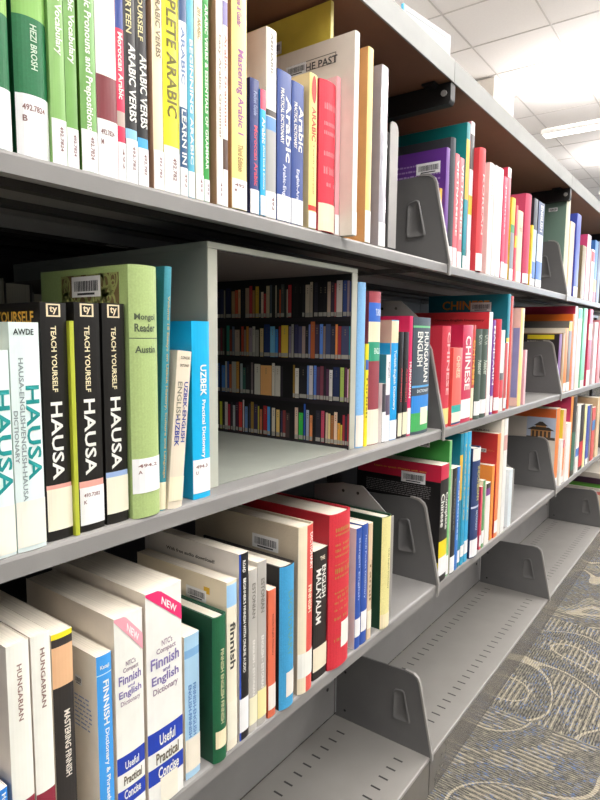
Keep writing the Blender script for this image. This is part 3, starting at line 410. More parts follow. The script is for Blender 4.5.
dict(s='C',k='h',x=0.567,t=0.0306,h=0.1933,i=-0.004,w=0.17,c='#2a2624',sp='#3f9dcf',L='blue hardcover with worn brown edges and a dark cover, third shelf',lab=(0.0157, 0.0493, '', '#e8e4da', 0.3, 1.0),T=[('DICTIONARY', 0.0701, 0.1588, '#5f9a9a', 0.4, 0.7, 'v')]),
dict(s='C',k='h',x=0.608,t=0.0332,h=0.2346,i=-0.003,w=0.2,c='#cdbfa8',sp='#e0564c',L='thick beige DICTIONARY with a coral red spine and barcode on its cover',lab=(0.0231, 0.058, '', '#f4efe6'),T=[('DICTIONARY', 0.1718, 0.2233, '#f4efe6', 0.6, 0.85, 'v'), ('FINNISH', 0.1125, 0.1507, '#f4e8c4', 0.5, 0.75, 'v')],BC=(0.0378, 0.0847, 0.2012, 0.2032),crs='#f0e2c4'),
dict(s='C',k='p',x=0.6471,t=0.0336,h=0.1898,i=0.0028,w=0.12,c='#2b2220',sp='#25211f',L='small black English Malayalam dictionary on the third shelf',lab=(0.0127, 0.0475, '', '#f3e4c8'),T=[('THE', 0.1732, 0.1791, '#efe3c8', 0.4, 0.75, 'h'), ('ENGLISH', 0.1175, 0.1645, '#f4efe6', 0.55, 0.85, 'v'), ('MALAYALAM', 0.0819, 0.1616, '#f4efe6', 0.15, 0.5, 'v')]),
dict(s='C',k='h',x=0.6814,t=0.0554,h=0.2329,i=-0.0045,w=0.2,c='#b3182c',sp='#d32f3d',L='thick red hardcover with gold lettering, largest red book of the third shelf',lab=(0.0285, 0.0676, '', '#f4efe6', 0.45, 0.9),dash=[(0.2066, 0.2126), (0.2006, 0.2036), (0.1855, 0.1886), (0.1765, 0.181), (0.1689, 0.1719), (0.1568, 0.1583), (0.1446, 0.1522), (0.1369, 0.14), (0.114, 0.117), (0.1063, 0.1109), (0.0986, 0.1016), (0.0877, 0.0908), (0.0738, 0.0785), (0.0411, 0.0458)],dc='#b8863f',rd=1),
dict(s='C',k='p',x=0.7565,t=0.0159,h=0.1942,i=0.0008,w=0.14,c='#efe9ea',sp='#2a51a8',L='left one of two blue spined books between the red and green hardcovers',lab=(0.0194, 0.049, ''),T=[('Bengali English', 0.0783, 0.1778, '#b9c6e8', 0.35, 0.65, 'v')]),
dict(s='C',k='p',x=0.7746,t=0.0177,h=0.1958,i=0.0008,w=0.14,c='#3c5fae',sp='#2a51a8',L='right one of two blue spined books between the red and green hardcovers',lab=(0.0215, 0.0548, ''),T=[('Hindi Pocket Dictionary', 0.0746, 0.1774, '#b9c6e8', 0.35, 0.65, 'v')]),
dict(s='C',k='p',x=0.7945,t=0.0128,h=0.1923,i=0.001,w=0.13,c='#c9a585',sp='#e0c7a4',L='thin tan paperback beside the dark green hardcover on the third shelf',lab=(0.0177, 0.0481, '', '#f2e8d0'),T=[('Tamil', 0.065, 0.1316, '#8a6a4a', 0.3, 0.7, 'v')]),
dict(s='C',k='h',x=0.8374,t=0.0301,h=0.1914,i=-0.003,w=0.19,c='#13432e',sp='#ebe29a',L='dark green hardcover with a pale yellow spine next to the bookend',lab=(0.0012, 0.025, '', '#f3e2bc'),T=[('Urdu English Dictionary', 0.0671, 0.1364, '#7d7a4a', 0.45, 0.62, 'v')]),
dict(s='C',k='p',x=1.0705,t=0.039,h=0.2378,i=-0.0002,w=0.19,c='#151314',sp='#171516',L='thick black Complete Chinese book with a red head and yellow foot',bands=[(0.2083, 0.2378, '#d0264a'), (0.0221, 0.0842, '#f4d51c')],lab=(0.0138, 0.0512, ''),T=[('Complete', 0.1047, 0.1801, '#f4efe6', 0.5, 0.92, 'v'), ('Chinese', 0.1129, 0.1801, '#f4efe6', 0.08, 0.46, 'v')],BC=(0.0332, 0.086, 0.205, 0.207),CBr=(0.003, 0.1872, 0.2028, 0.2061, '#c4203f'),CD=(0.0214, 0.1673, 0.1664, 0.1928, 7, '#8a8686'),CT=[('Learn to speak Chinese with ease', 0.0318, 0.1487, 0.2191, 0.2211, '#e0a03c')],CY=1),
dict(s='C',k='p',x=1.1132,t=0.0119,h=0.2807,i=0.002,w=0.2,c='#3c9440',sp='#7fc37e',L='green covered book rising behind the thick black Chinese one',lab=(0.0037, 0.044, ''),BC=(0.0432, 0.0737, 0.2677, 0.2697)),
dict(s='C',k='p',x=1.1288,t=0.0242,h=0.2215,i=-0.0002,w=0.12,c='#e9e2d0',sp='#22201f',L='short black book with cream page tops right of the green one',lab=(0.0014, 0.0358, ''),T=[('Cantonese', 0.0913, 0.2006, '#8a8a86', 0.35, 0.6, 'v')]),
dict(s='C',k='p',x=1.1547,t=0.0155,h=0.2211,i=-0.0002,w=0.12,c='#3a74c4',sp='#3f7dcd',L='thin medium blue book with small lettering beside the short black one',T=[('Cantonese', 0.064, 0.1923, '#c3d8f0', 0.3, 0.7, 'v')]),
dict(s='C',k='p',x=1.1715,t=0.0157,h=0.2874,i=0.0018,w=0.19,c='#0f6f84',sp='#17809a',L='darkest of the three tall teal blue books in the middle section',bands=[(0.1458, 0.242, '#e9b83a')],lab=(0.0105, 0.0369, '')),
dict(s='C',k='p',x=1.1877,t=0.0195,h=0.2875,i=0.0008,w=0.19,c='#1c8fb4',sp='#2499c0',L='middle one of the three tall teal blue books, third shelf',lab=(0.0185, 0.043, ''),T=[('TAGALOG', 0.0982, 0.2714, '#d8c06a', 0.3, 0.6, 'v')]),
dict(s='C',k='p',x=1.2093,t=0.0201,h=0.2869,i=0.0008,w=0.19,c='#2c9fd0',sp='#39abd8',L='lightest of the three tall teal blue books, beside the taped navy one',lab=(0.0187, 0.0479, ''),T=[('TAGALOG', 0.0927, 0.2684, '#d8c06a', 0.3, 0.6, 'v')]),
dict(s='C',k='h',x=1.2378,t=0.045,h=0.2464,i=-0.005,w=0.14,c='#22365f',sp='#2a3f70',L='navy book with white tape at the head of its spine, third shelf',bands=[(0.2185, 0.2464, '#e9e6de'), (0.1125, 0.117, '#c9cfe0')],lab=(0.0023, 0.0416, ''),T=[('INDONESIAN', 0.1284, 0.205, '#c8b85a', 0.4, 0.75, 'v'), ('DICTIONARY', 0.0599, 0.1057, '#c9cfe0', 0.4, 0.6, 'v')]),
dict(s='C',k='p',x=1.3062,t=0.012,h=0.148,i=0.002,w=0.1,c='#c83c58',sp='#d84c66',L='very thin pink booklet right of the taped navy book',lab=(0.0076, 0.0338, '')),
dict(s='C',k='p',x=1.3191,t=0.0163,h=0.1595,i=0.0018,w=0.1,c='#e6dcb8',sp='#5f9a62',L='thin green booklet with a cream top on the third shelf',lab=(0.0104, 0.0416, '')),
dict(s='C',k='p',x=1.3419,t=0.0296,h=0.1479,i=0.0018,w=0.1,c='#ece6dc',sp='#efeae4',L='small white booklet with a purple and black block near its head',bands=[(0.1354, 0.1474, '#2a2628'), (0.1186, 0.1354, '#7a3a8c')]),
dict(s='C',k='p',x=1.3863,t=0.0191,h=0.1824,i=0.0048,w=0.13,c='#e28a38',sp='#e8953f',L='small orange covered book before the big red cover, third shelf'),
dict(s='C',k='p',x=1.4074,t=0.0241,h=0.2571,i=0.0018,w=0.2,c='#c83634',sp='#ec8a50',L='large book with a red cover and faint gold lines, third shelf middle section',lab=(0.0122, 0.0425, ''),BC=(0.0274, 0.0467, 0.2126, 0.2146),CBr=(0.003, 0.0215, 0.0098, 0.1414, '#8a3030'),CD=(0.0076, 0.0928, 0.2124, 0.2169, 3, '#d88a48')),
dict(s='C',k='p',x=1.435,t=0.0208,h=0.2878,i=0.0028,w=0.22,c='#efe8da',sp='#f0e4d2',L='cream book with a white cover headed CHINESE, rising above the red cover',CT=[('CHINESE', 0.0304, 0.0677, 0.256, 0.258, '#6c665c')]),
dict(s='C',k='p',x=1.4569,t=0.027,h=0.288,i=0.0018,w=0.17,c='#f0ebe2',sp='#f6f2ea',L='tall white book near the end of the middle row, third shelf',bands=[(0.2087, 0.2465, '#d8a8a0')]),
dict(s='C',k='p',x=1.5124,t=0.029,h=0.1506,i=0.0018,w=0.1,c='#e6ebf0',sp='#dfe9f2',L='short white and pale blue booklet ending the middle row'),
dict(s='C',k='p',x=1.993,t=0.0454,h=0.2621,i=0.0058,w=0.2,c='#d9cfc4',sp='#f0863a',L='orange book with a temple photograph on its cover behind the divider',lab=(0.0069, 0.0335, ''),CBr=(0.003, 0.1388, 0.2298, 0.2601, '#e06a30'),PH=(0.003, 0.0919, 0.1587, 0.2315)),
dict(s='C',k='p',x=2.0562,t=0.0283,h=0.1539,i=0.0018,w=0.12,c='#f0ebe4',sp='#f4efe8',L='thin white booklet right of the orange photo book'),
dict(s='C',k='p',x=2.0848,t=0.0374,h=0.2502,i=0.0054,w=0.17,c='#f0ce3c',sp='#f0b8a0',L='book with a yellow cover top and pink spine, far section of the third shelf',bands=[(0.1198, 0.147, '#d93c58'), (0.0445, 0.1198, '#f08a3c')],lab=(0.0012, 0.0238, '')),
dict(s='C',k='p',x=2.1224,t=0.0545,h=0.1999,i=-0.0002,w=0.13,c='#f3eee8',sp='#f7f3ee',L='wide white booklet between yellow and magenta books, far section'),
dict(s='C',k='p',x=2.1773,t=0.0372,h=0.2865,i=0.0037,w=0.2,c='#c23566',sp='#e8903c',L='tall magenta covered book with an orange spine, far section'),
dict(s='C',k='p',x=2.2147,t=0.0514,h=0.2837,i=0.0025,w=0.16,c='#242022',sp='#2a2628',L='tall black book with a dark green foot, far section of the third shelf',bands=[(0.0204, 0.1573, '#1d6a58')]),
dict(s='C',k='p',x=2.2851,t=0.051,h=0.2459,i=0.0018,w=0.14,c='#efe9e2',sp='#f4eee8',L='white book with a tiny blue mark, right of the tall black one',bands=[(0.06, 0.0896, '#3f78c8')]),
dict(s='C',k='p',x=2.342,t=0.06,h=0.2445,i=0.0018,w=0.14,c='#262224',sp='#2c282a',L='black book with a red and yellow foot, far section of the third shelf',bands=[(0.0122, 0.1069, '#d8303a')]),
dict(s='C',k='p',x=2.4098,t=0.0409,h=0.2385,i=0.0018,w=0.14,c='#f3e49a',sp='#f6eab0',L='pale yellow thin book left of the blue one, far section'),
dict(s='C',k='p',x=2.4594,t=0.0502,h=0.2303,i=0.0018,w=0.14,c='#2f4aa6',sp='#3854b4',L='deep blue book with white foot, far section of the third shelf',lab=(0.0012, 0.0244, '')),
dict(s='C',k='p',x=2.5163,t=0.032,h=0.2291,i=0.0018,w=0.14,c='#8a8078',sp='#95897f',L='thin grey brown book right of the deep blue one, far section'),
dict(s='C',k='p',x=2.5602,t=0.06,h=0.2133,i=0.0018,w=0.17,c='#d8504e',sp='#e0605c',L='red book with a blue patch at the right edge, far section of the third shelf',bands=[(0.1216, 0.1621, '#2f86c8')]),
dict(s='C',k='p',x=2.6519,t=0.06,h=0.2458,i=0.0018,w=0.2,c='#d8bf98',sp='#e2c9a4',L='wide tan book cut by the right picture edge, third shelf'),
]
PRINT=[(0.2047,[(0.2738,0.2807,0.0506,'#1f2338',1),(0.2651,0.2732,0.0506,'#262b48',1),(0.2613,0.2645,0.0484,'#9a9280',1),(0.2479,0.2595,0.0518,'#1d2140',1),(0.2382,0.2461,0.0461,'#8c7350',1),(0.231,0.2376,0.0478,'#a8452f',1),(0.2251,0.2304,0.0484,'#b5926e',1),(0.2157,0.2245,0.0506,'#17151a',0),(0.2052,0.2139,0.0506,'#8d7a66',1),(0.1983,0.2046,0.0535,'#a03038',1),(0.1926,0.1977,0.0461,'#8f6a40',1),(0.1835,0.1909,0.0523,'#b08c2e',1),(0.179,0.1829,0.045,'#22242c',1),(0.1734,0.1784,0.0428,'#b9ac98',1),(0.1679,0.1728,0.0394,'#a32c33',1),(0.1602,0.1673,0.0523,'#a29478',1),(0.1547,0.1596,0.0535,'#41484f',1),(0.1482,0.1519,0.0506,'#24211f',0),(0.145,0.1476,0.0523,'#a89f8a',1),(0.1396,0.1433,0.0484,'#1f2a2a',1),(0.1364,0.139,0.045,'#b8502c',1),(0.129,0.1358,0.0535,'#3f4440',1),(0.1247,0.1284,0.045,'#2a2c2a',0),(0.1216,0.1241,0.045,'#a99f8c',1),(0.1143,0.121,0.0518,'#a82f35',1),(0.0999,0.1116,0.0535,'#1c1a1c',0),(0.0928,0.0993,0.0523,'#131214',0),(0.0878,0.0922,0.0506,'#211f24',1),(0.0778,0.0862,0.0506,'#a89c8a',1),(0.0719,0.0772,0.0546,'#a39684',1),(0.0621,0.0693,0.0535,'#2a2630',1),(0.0524,0.0605,0.0506,'#141216',1),(0.0448,0.0518,0.0506,'#18161a',1),(0.0382,0.0442,0.0535,'#a7907e',1),(0.0316,0.0376,0.0523,'#352a36',1),(0.0278,0.031,0.0506,'#a13a3e',1),(0.0168,0.0272,0.0546,'#b7aea6',1),(0.0086,0.0152,0.054,'#2a3a6a',1),(0.004,0.008,0.0535,'#7d6a72',1),(0.0015,0.0034,0.0523,'#32406c',1),(0.2817,0.2897,0.052,'#1f2338',1),(0.2915,0.2995,0.052,'#1d2140',1),(0.3013,0.3093,0.052,'#b5926e',1),(0.3111,0.3191,0.052,'#a03038',1),(0.3209,0.3289,0.052,'#22242c',1),(0.3307,0.3387,0.052,'#a29478',1),(0.3405,0.3485,0.052,'#a89f8a',1),(0.3503,0.3583,0.052,'#262b48',1),(0.3601,0.3681,0.052,'#8c7350',1),(0.3699,0.3779,0.052,'#17151a',1),(0.3797,0.3877,0.052,'#8f6a40',1),(0.3895,0.3975,0.052,'#b9ac98',1)]),(0.1394,[(0.2738,0.2807,0.0473,'#6a6660',1),(0.2688,0.2732,0.0484,'#6c2733',1),(0.2638,0.2682,0.0473,'#3f4a3c',1),(0.2515,0.2583,0.0523,'#2b7c6a',1),(0.2455,0.2509,0.045,'#7e3428',1),(0.2394,0.2449,0.0506,'#5b6a7c',1),(0.2275,0.2388,0.045,'#a08d7c',1),(0.2239,0.2269,0.0338,'#232024',1),(0.218,0.2233,0.0506,'#a63e2c',1),(0.2122,0.2174,0.045,'#7e6a62',1),(0.2064,0.2116,0.0506,'#b87a2e',1),(0.1983,0.2058,0.0484,'#8a7a86',1),(0.1915,0.1977,0.0506,'#a5a196',1),(0.1835,0.1909,0.045,'#8f8a80',1),(0.1734,0.1807,0.0473,'#c0a878',1),(0.1591,0.1717,0.054,'#1b2c58',1),(0.1482,0.1585,0.0506,'#6aa8d8',1),(0.1417,0.1476,0.0461,'#3a76b8',1),(0.1353,0.1401,0.0506,'#7e2a2c',1),(0.1206,0.1347,0.0523,'#c6a63a',1),(0.1143,0.1189,0.0506,'#6a6078',1),(0.1091,0.1137,0.054,'#8a867e',1),(0.0999,0.1075,0.0535,'#2a2a48',1),(0.0928,0.0993,0.0506,'#3f3e5c',1),(0.0858,0.0922,0.0506,'#8e7a72',1),(0.0798,0.0852,0.0484,'#1c1a22',1),(0.0758,0.0792,0.0535,'#5a6a9c',1),(0.067,0.0752,0.058,'#a0522c',0),(0.0592,0.0664,0.0535,'#3c2c3c',1),(0.0515,0.0576,0.054,'#5078c0',1),(0.0467,0.0509,0.0506,'#7e6a60',1),(0.0372,0.0461,0.054,'#36405f',1),(0.0288,0.0366,0.0506,'#2a2a3c',1),(0.0241,0.0282,0.0535,'#c87a3e',1),(0.0177,0.0235,0.0506,'#8c2a30',1),(0.004,0.0171,0.0506,'#3c3c58',1),(0.0015,0.0034,0.0506,'#2a8088',1),(0.2817,0.2897,0.052,'#6a6660',1),(0.2915,0.2995,0.052,'#2b7c6a',1),(0.3013,0.3093,0.052,'#a08d7c',1),(0.3111,0.3191,0.052,'#7e6a62',1),(0.3209,0.3289,0.052,'#a5a196',1),(0.3307,0.3387,0.052,'#1b2c58',1),(0.3405,0.3485,0.052,'#7e2a2c',1),(0.3503,0.3583,0.052,'#6c2733',1),(0.3601,0.3681,0.052,'#7e3428',1),(0.3699,0.3779,0.052,'#232024',1),(0.3797,0.3877,0.052,'#b87a2e',1),(0.3895,0.3975,0.052,'#8f8a80',1)]),(0.074,[(0.275,0.2807,0.0506,'#1a3a70',1),(0.2626,0.2707,0.0473,'#4070b0',1),(0.2577,0.262,0.0546,'#a8a8a0',1),(0.2528,0.2571,0.0546,'#2c4c8c',1),(0.2467,0.2522,0.0495,'#a0522c',1),(0.2358,0.2461,0.0546,'#8f8f88',1),(0.2287,0.2352,0.0546,'#b08038',1),(0.2204,0.2257,0.0518,'#8c9a9c',1),(0.2134,0.2198,0.045,'#2c5248',1),(0.2041,0.2128,0.0506,'#221f24',1),(0.196,0.2012,0.0546,'#64565a',1),(0.1801,0.1931,0.0523,'#aaa79c',0),(0.1547,0.1795,0.0506,'#c8935a',0),(0.1482,0.1541,0.0551,'#b8b2a6',0),(0.1364,0.1476,0.0506,'#a9a49a',0),(0.1311,0.1347,0.0506,'#2a242c',0),(0.106,0.1096,0.0535,'#8a6a28',1),(0.0979,0.1054,0.0484,'#bdb7ae',1),(0.0818,0.0963,0.0518,'#19171c',1),(0.0778,0.0812,0.0535,'#5a7ab8',1),(0.0699,0.0772,0.0535,'#b4aeb0',1),(0.0631,0.0683,0.054,'#4468b0',1),(0.0563,0.0625,0.0523,'#4a2a44',1),(0.0495,0.0557,0.0535,'#6c3440',1),(0.0448,0.0489,0.0535,'#1e1b24',1),(0.0391,0.0442,0.0495,'#482440',1),(0.0325,0.0385,0.0484,'#bdb7b2',1),(0.0195,0.031,0.0529,'#1b2448',1),(0.0113,0.018,0.0529,'#93a84e',1),(0.0058,0.0098,0.0529,'#5a2a44',1),(0.0031,0.0052,0.0506,'#c8a0b0',1),(0.0015,0.0025,0.0523,'#a8a03c',1),(0.2817,0.2897,0.052,'#1a3a70',1),(0.2915,0.2995,0.052,'#2c4c8c',1),(0.3013,0.3093,0.052,'#b08038',1),(0.3111,0.3191,0.052,'#221f24',1),(0.3209,0.3289,0.052,'#c8935a',1),(0.3307,0.3387,0.052,'#2a242c',1),(0.3405,0.3485,0.052,'#19171c',1),(0.3503,0.3583,0.052,'#4070b0',1),(0.3601,0.3681,0.052,'#a0522c',1),(0.3699,0.3779,0.052,'#8c9a9c',1),(0.3797,0.3877,0.052,'#64565a',1),(0.3895,0.3975,0.052,'#b8b2a6',1)]),(0.0062,[(0.2775,0.2807,0.045,'#22242c',1),(0.27,0.2757,0.0495,'#b0b43a',1),(0.2638,0.2682,0.0484,'#1e1c22',1),(0.2564,0.2632,0.0495,'#b9b4ac',1),(0.2503,0.2558,0.0461,'#a8283c',1),(0.2443,0.2485,0.0506,'#2c2a2e',1),(0.2382,0.2437,0.045,'#9aa0a0',1),(0.231,0.2364,0.0506,'#3c1c34',1),(0.2216,0.2293,0.0518,'#b8302c',1),(0.2169,0.2198,0.0563,'#c0b8b4',1),(0.2087,0.2151,0.045,'#5878a8',1),(0.2018,0.2058,0.0506,'#2a2c44',1),(0.1949,0.2012,0.054,'#8a6a2c',1),(0.1858,0.1943,0.0506,'#2c2440',1),(0.1824,0.1852,0.0478,'#a8a43a',1),(0.1757,0.1807,0.0428,'#b0603c',1),(0.1646,0.1728,0.0495,'#8c1c24',1),(0.158,0.164,0.0484,'#3a88c8',1),(0.1471,0.1541,0.0473,'#b8b0a0',1),(0.1375,0.1444,0.045,'#d8a860',1),(0.1311,0.1347,0.0439,'#2c2c48',1),(0.1247,0.1305,0.045,'#742c2c',1),(0.1164,0.1241,0.0416,'#3a2c2c',0),(0.0989,0.1054,0.0518,'#b89c8c',1),(0.0888,0.0973,0.0439,'#2ca03c',1),(0.0838,0.0872,0.0591,'#244a9c',1),(0.0768,0.0822,0.0495,'#8c92a4',1),(0.0699,0.0752,0.0416,'#d87848',1),(0.0543,0.0634,0.0506,'#22202c',1),(0.0467,0.0528,0.0506,'#a83c54',1),(0.04,0.0442,0.0484,'#b49c84',1),(0.0353,0.0394,0.0473,'#d8b078',1),(0.0288,0.0347,0.045,'#8c5428',1),(0.0223,0.0282,0.0506,'#c8a890',1),(0.0168,0.0217,0.0338,'#c8882c',1),(0.0131,0.0162,0.0315,'#b8a43c',1),(0.0086,0.0125,0.0473,'#8c2430',1),(0.004,0.008,0.0461,'#2c2430',1),(0.0015,0.0034,0.0495,'#a82434',1),(0.2817,0.2897,0.052,'#22242c',1),(0.2915,0.2995,0.052,'#b9b4ac',1),(0.3013,0.3093,0.052,'#9aa0a0',1),(0.3111,0.3191,0.052,'#c0b8b4',1),(0.3209,0.3289,0.052,'#8a6a2c',1),(0.3307,0.3387,0.052,'#b0603c',1),(0.3405,0.3485,0.052,'#b8b0a0',1),(0.3503,0.3583,0.052,'#b0b43a',1),(0.3601,0.3681,0.052,'#a8283c',1),(0.3699,0.3779,0.052,'#3c1c34',1),(0.3797,0.3877,0.052,'#5878a8',1),(0.3895,0.3975,0.052,'#2c2440',1)])]
for d in BOOKS: book(d)

# ================================================================ the shelving
GREY = mat('#898785', .42, .0, 'metal'); DKG = mat('#656463', .4, .0, 'metal'); BLK = mat('#161414', .5, 0, 'metal')
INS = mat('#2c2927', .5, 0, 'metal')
XE = [-.786, .139, 1.064, 1.989, 2.914, 3.839]
SEC = ['section beyond the left picture edge', 'near section', 'middle section', 'third section', 'farthest section']
def board_profile(z, lip, y1=.232):
    r = .0035
    return [(y1, z), (r, z), (r * .3, z - r * .3), (0, z - r), (0, z - lip), (.010, z - lip), (.010, z - lip + .0015), (.0015, z - lip + .0015),
            (.0015, z - r - .001), (.0035, z - .0025), (y1 - .002, z - .0025), (y1 - .002, z - lip), (y1, z - lip)]
NM = {'A': 'top', 'B': 'second', 'C': 'third'}
ribs_m = mat('#3b3836', .5, 0, 'metal')
for k in range(5):
    for s in 'ABC':
        for side in (0, 1):
            if side and k in (0, 4): continue
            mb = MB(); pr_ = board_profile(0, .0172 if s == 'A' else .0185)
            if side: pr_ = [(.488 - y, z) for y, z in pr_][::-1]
            mb.prism(pr_, XE[k] + .0022, XE[k+1] - .0022, INS if side else GREY)  # rear boards in dark INS: shade between the two sides put into the colour
            o = mb.build('metal_shelf'); o.location = (0, 0, ZS[s])
            tag(o, 'grey shelf board, %s, %s row, %s' % ('rear side darkened as shade' if side else 'aisle side', NM[s], SEC[k]), 'shelf', 'grey steel shelf boards')
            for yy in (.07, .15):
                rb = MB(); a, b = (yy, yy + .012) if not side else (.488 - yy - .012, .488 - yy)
                rb.box(XE[k] + .01, XE[k+1] - .01, a, b, -.010, -.0026, INS); rb.build('stiffening_rib', o)  # same paint as the board, darkened: underside shade put into the colour

def slot_mat():
    m = bpy.data.materials.new('mat_slotted_steel'); m.use_nodes = True; nt = m.node_tree; b = nt.nodes['Principled BSDF']
    b.inputs['Roughness'].default_value = .42
    tc = nt.nodes.new('ShaderNodeTexCoord'); sx = nt.nodes.new('ShaderNodeSeparateXYZ'); nt.links.new(tc.outputs['Object'], sx.inputs[0])
    def M(op, a, b_=None, c=None):
        n = nt.nodes.new('ShaderNodeMath'); n.operation = op
        for i, v in enumerate((a, b_, c)):
            if v is None: continue
            if isinstance(v, (int, float)): n.inputs[i].default_value = v
            else: nt.links.new(v, n.inputs[i])
        return n.outputs[0]
    fx = M('FRACT', M('DIVIDE', sx.outputs['X'], .0308))
    lx = M('LESS_THAN', M('ABSOLUTE', M('SUBTRACT', fx, .5)), .07)
    r1 = M('LESS_THAN', M('ABSOLUTE', M('SUBTRACT', sx.outputs['Y'], .187)), .010)
    r2 = M('LESS_THAN', M('ABSOLUTE', M('SUBTRACT', sx.outputs['Y'], .049)), .010)
    up = M('GREATER_THAN', sx.outputs['Z'], -.001)
    ex = M('LESS_THAN', M('ABSOLUTE', sx.outputs['X']), .435)
    msk = M('MULTIPLY', M('MULTIPLY', lx, M('MAXIMUM', r1, r2)), M('MULTIPLY', up, ex))
    n = nt.nodes.new('ShaderNodeTexNoise'); n.inputs['Scale'].default_value = 14; n.inputs['Detail'].default_value = 8
    nt.links.new(tc.outputs['Object'], n.inputs['Vector'])
    a = nt.nodes.new('ShaderNodeMix'); a.data_type = 'RGBA'; g = lin('#878480')
    a.inputs[6].default_value = [v * .84 for v in g] + [1]; a.inputs[7].default_value = [v * 1.06 for v in g] + [1]
    nt.links.new(n.outputs['Fac'], a.inputs[0])
    q = nt.nodes.new('ShaderNodeMix'); q.data_type = 'RGBA'; q.inputs[7].default_value = (.015, .014, .013, 1)
    nt.links.new(msk, q.inputs[0]); nt.links.new(a.outputs[2], q.inputs[6]); nt.links.new(q.outputs[2], b.inputs['Base Color'])
    return m
SLOT = slot_mat()
KICK = mat('#8c8883', .2, .5, 'plain')
for k in range(5):
    xm = (XE[k] + XE[k+1]) / 2; hw = (XE[k+1] - XE[k]) / 2 - .0022
    root = empty('base_shelf', (xm, 0, .088)); tag(root, 'slotted grey base deck, %s' % SEC[k], 'shelf', 'slotted base decks')
    mb = MB(); mb.prism([(.232, 0), (.003, 0), (.0008, -.0008), (0, -.003), (0, -.006), (.232, -.006)], -hw, hw, SLOT); mb.build('deck', root)
    mb = MB(); mb.box(-hw, hw, .001, .004, -.0855, -.0062, KICK); kp = mb.build('kick_plate', root); kp['label'] = 'polished kick plate under the deck edge'
    for sgn in (-1, 1):
        mb = MB(); x0 = sgn * hw
        mb.box(min(x0, x0 - sgn * .02), max(x0, x0 - sgn * .02), .01, .22, -.0875, -.0065, DKG); mb.build('foot', root)
    mb = MB(); mb.box(XE[k] + .0022, XE[k+1] - .0022, .2335, .2365, .0885, .434, GREY)
    if k in (0, 4): pass
    o = mb.build('back_panel'); tag(o, 'grey back panel above the base deck, %s' % SEC[k], 'panel', 'steel back panels')
    for xx in (XE[k] + .03, XE[k+1] - .03):
        mb = MB(); mb.cyl((xx, .2334, .16), (xx, .2325, .16), .004, BLK); mb.build('bolt_hole', o)

# uprights between the front and rear side
for k, x in enumerate(XE):
    mb = MB(); mb.box(x - .018, x + .018, .2372, .2508, 0, 1.40, INS)
    root = mb.build('upright_post'); tag(root, 'dark slotted steel upright %s' % ['at the far left end, outside the picture edge', 'at the left end of the near section', 'behind the first divider column', 'behind the second divider column', 'behind the third divider column', 'at the far right end of the shelving'][k], 'post', 'shelving uprights')
    mb = MB()
    for j in range(52):
        z = .06 + j * .0254; mb.box(x - .009, x - .005, .2364, .2371, z, z + .014, BLK)
    mb.build('slot_row', root)
# added panels: block far-side light, colour darkened to stand in for shade
for k in range(5):
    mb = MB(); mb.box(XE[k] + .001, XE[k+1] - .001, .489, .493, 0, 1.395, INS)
    tag(mb.build('rear_panel'), 'added dark panel blocking far-side light, %s' % SEC[k], 'panel', 'added light-blocking panels')

# dividers
def divider_outline():
    return [(.228, -.012), (.0135, -.012), (.0135, -.0005), (-.0018, -.0005), (-.0018, .004), (.030, .150), (.034, .158), (.043, .164), (.06, .166), (.185, .160), (.228, .145)]
def front_strip():
    return [(-.0018, -.022), (-.0052, -.022), (-.0056, .004), (.0262, .1515), (.031, .1605), (.041, .1675), (.06, .1695), (.06, .166), (.043, .164), (.034, .158), (.030, .150), (-.0018, .004)]
def dimple(pts, grow, x):
    cy_ = sum(p[0] for p in pts) / len(pts); cz = sum(p[1] for p in pts) / len(pts)
    return [(x, cy_ + (p[0] - cy_) * grow, cz + (p[1] - cz) * (1 + (grow - 1) * .4)) for p in pts]
def rounded(poly, r):
    out = []; n = len(poly)
    for i in range(n):
        p0 = Vector(poly[i-1]); p = Vector(poly[i]); p1 = Vector(poly[(i+1) % n])
        a = p + (p0 - p).normalized() * r; b = p + (p1 - p).normalized() * r
        for t in (0, .25, .5, .75, 1):
            out.append(tuple((a * (1-t) + p * t) * (1-t) + (p * (1-t) + b * t) * t))
    return out
DN = {'A': 'top', 'B': 'second', 'C': 'third', 'D': 'base'}
EDGE = mat('#96938f', .35, 0, 'metal')
for j, x in enumerate(XE[1:5]):
    for s, z in (('A', 1.076), ('B', .765), ('C', .454), ('D', .088)):
        root = empty('shelf_divider', (x, 0, z))
        tag(root, 'grey steel divider plate with a stamped grip, %s row, %s' % (DN[s], ['left end of the near section', 'between the near and middle sections', 'between the middle and third sections', 'between the third and farthest sections'][j]), 'divider', 'stamped steel divider plates')
        mb = MB(); mb.prism(divider_outline(), -.0018, .0018, DKG); mb.build('plate', root)
        mb = MB(); fs = front_strip()
        if s == 'D': fs = [(y, max(zz, -.006)) for y, zz in fs]
        mb.prism(fs, -.0034, .0034, EDGE); mb.build('rolled_edge', root, .0008)
        # stamped grip: a raised rim with sloped walls around a shallow pan, proud of the plate
        base = rounded([(.049, .056), (.084, .054), (.083, .116), (.063, .121)], .007)
        for sg in (-1, 1):
            mb = MB(); loops = [dimple(base, 1.22, sg * .0019), dimple(base, 1.10, sg * .0042), dimple(base, .98, sg * .0042), dimple(base, .84, sg * .0021), dimple(base, .05, sg * .0020)]
            n = len(base); vs = [p for l in loops for p in l]; fsx = []
            for a in range(4):
                for i in range(n): fsx.append((a*n + i, a*n + (i+1) % n, (a+1)*n + (i+1) % n, (a+1)*n + i))
            mb.add(vs, fsx, DKG, True); mb.build('stamped_grip', root)
        for yy in (.205,):
            for zz in (.02, .11):
                mb = MB(); mb.cyl((-.0022, yy, zz), (.0022, yy, zz), .003, BLK); mb.build('bolt_hole', root)

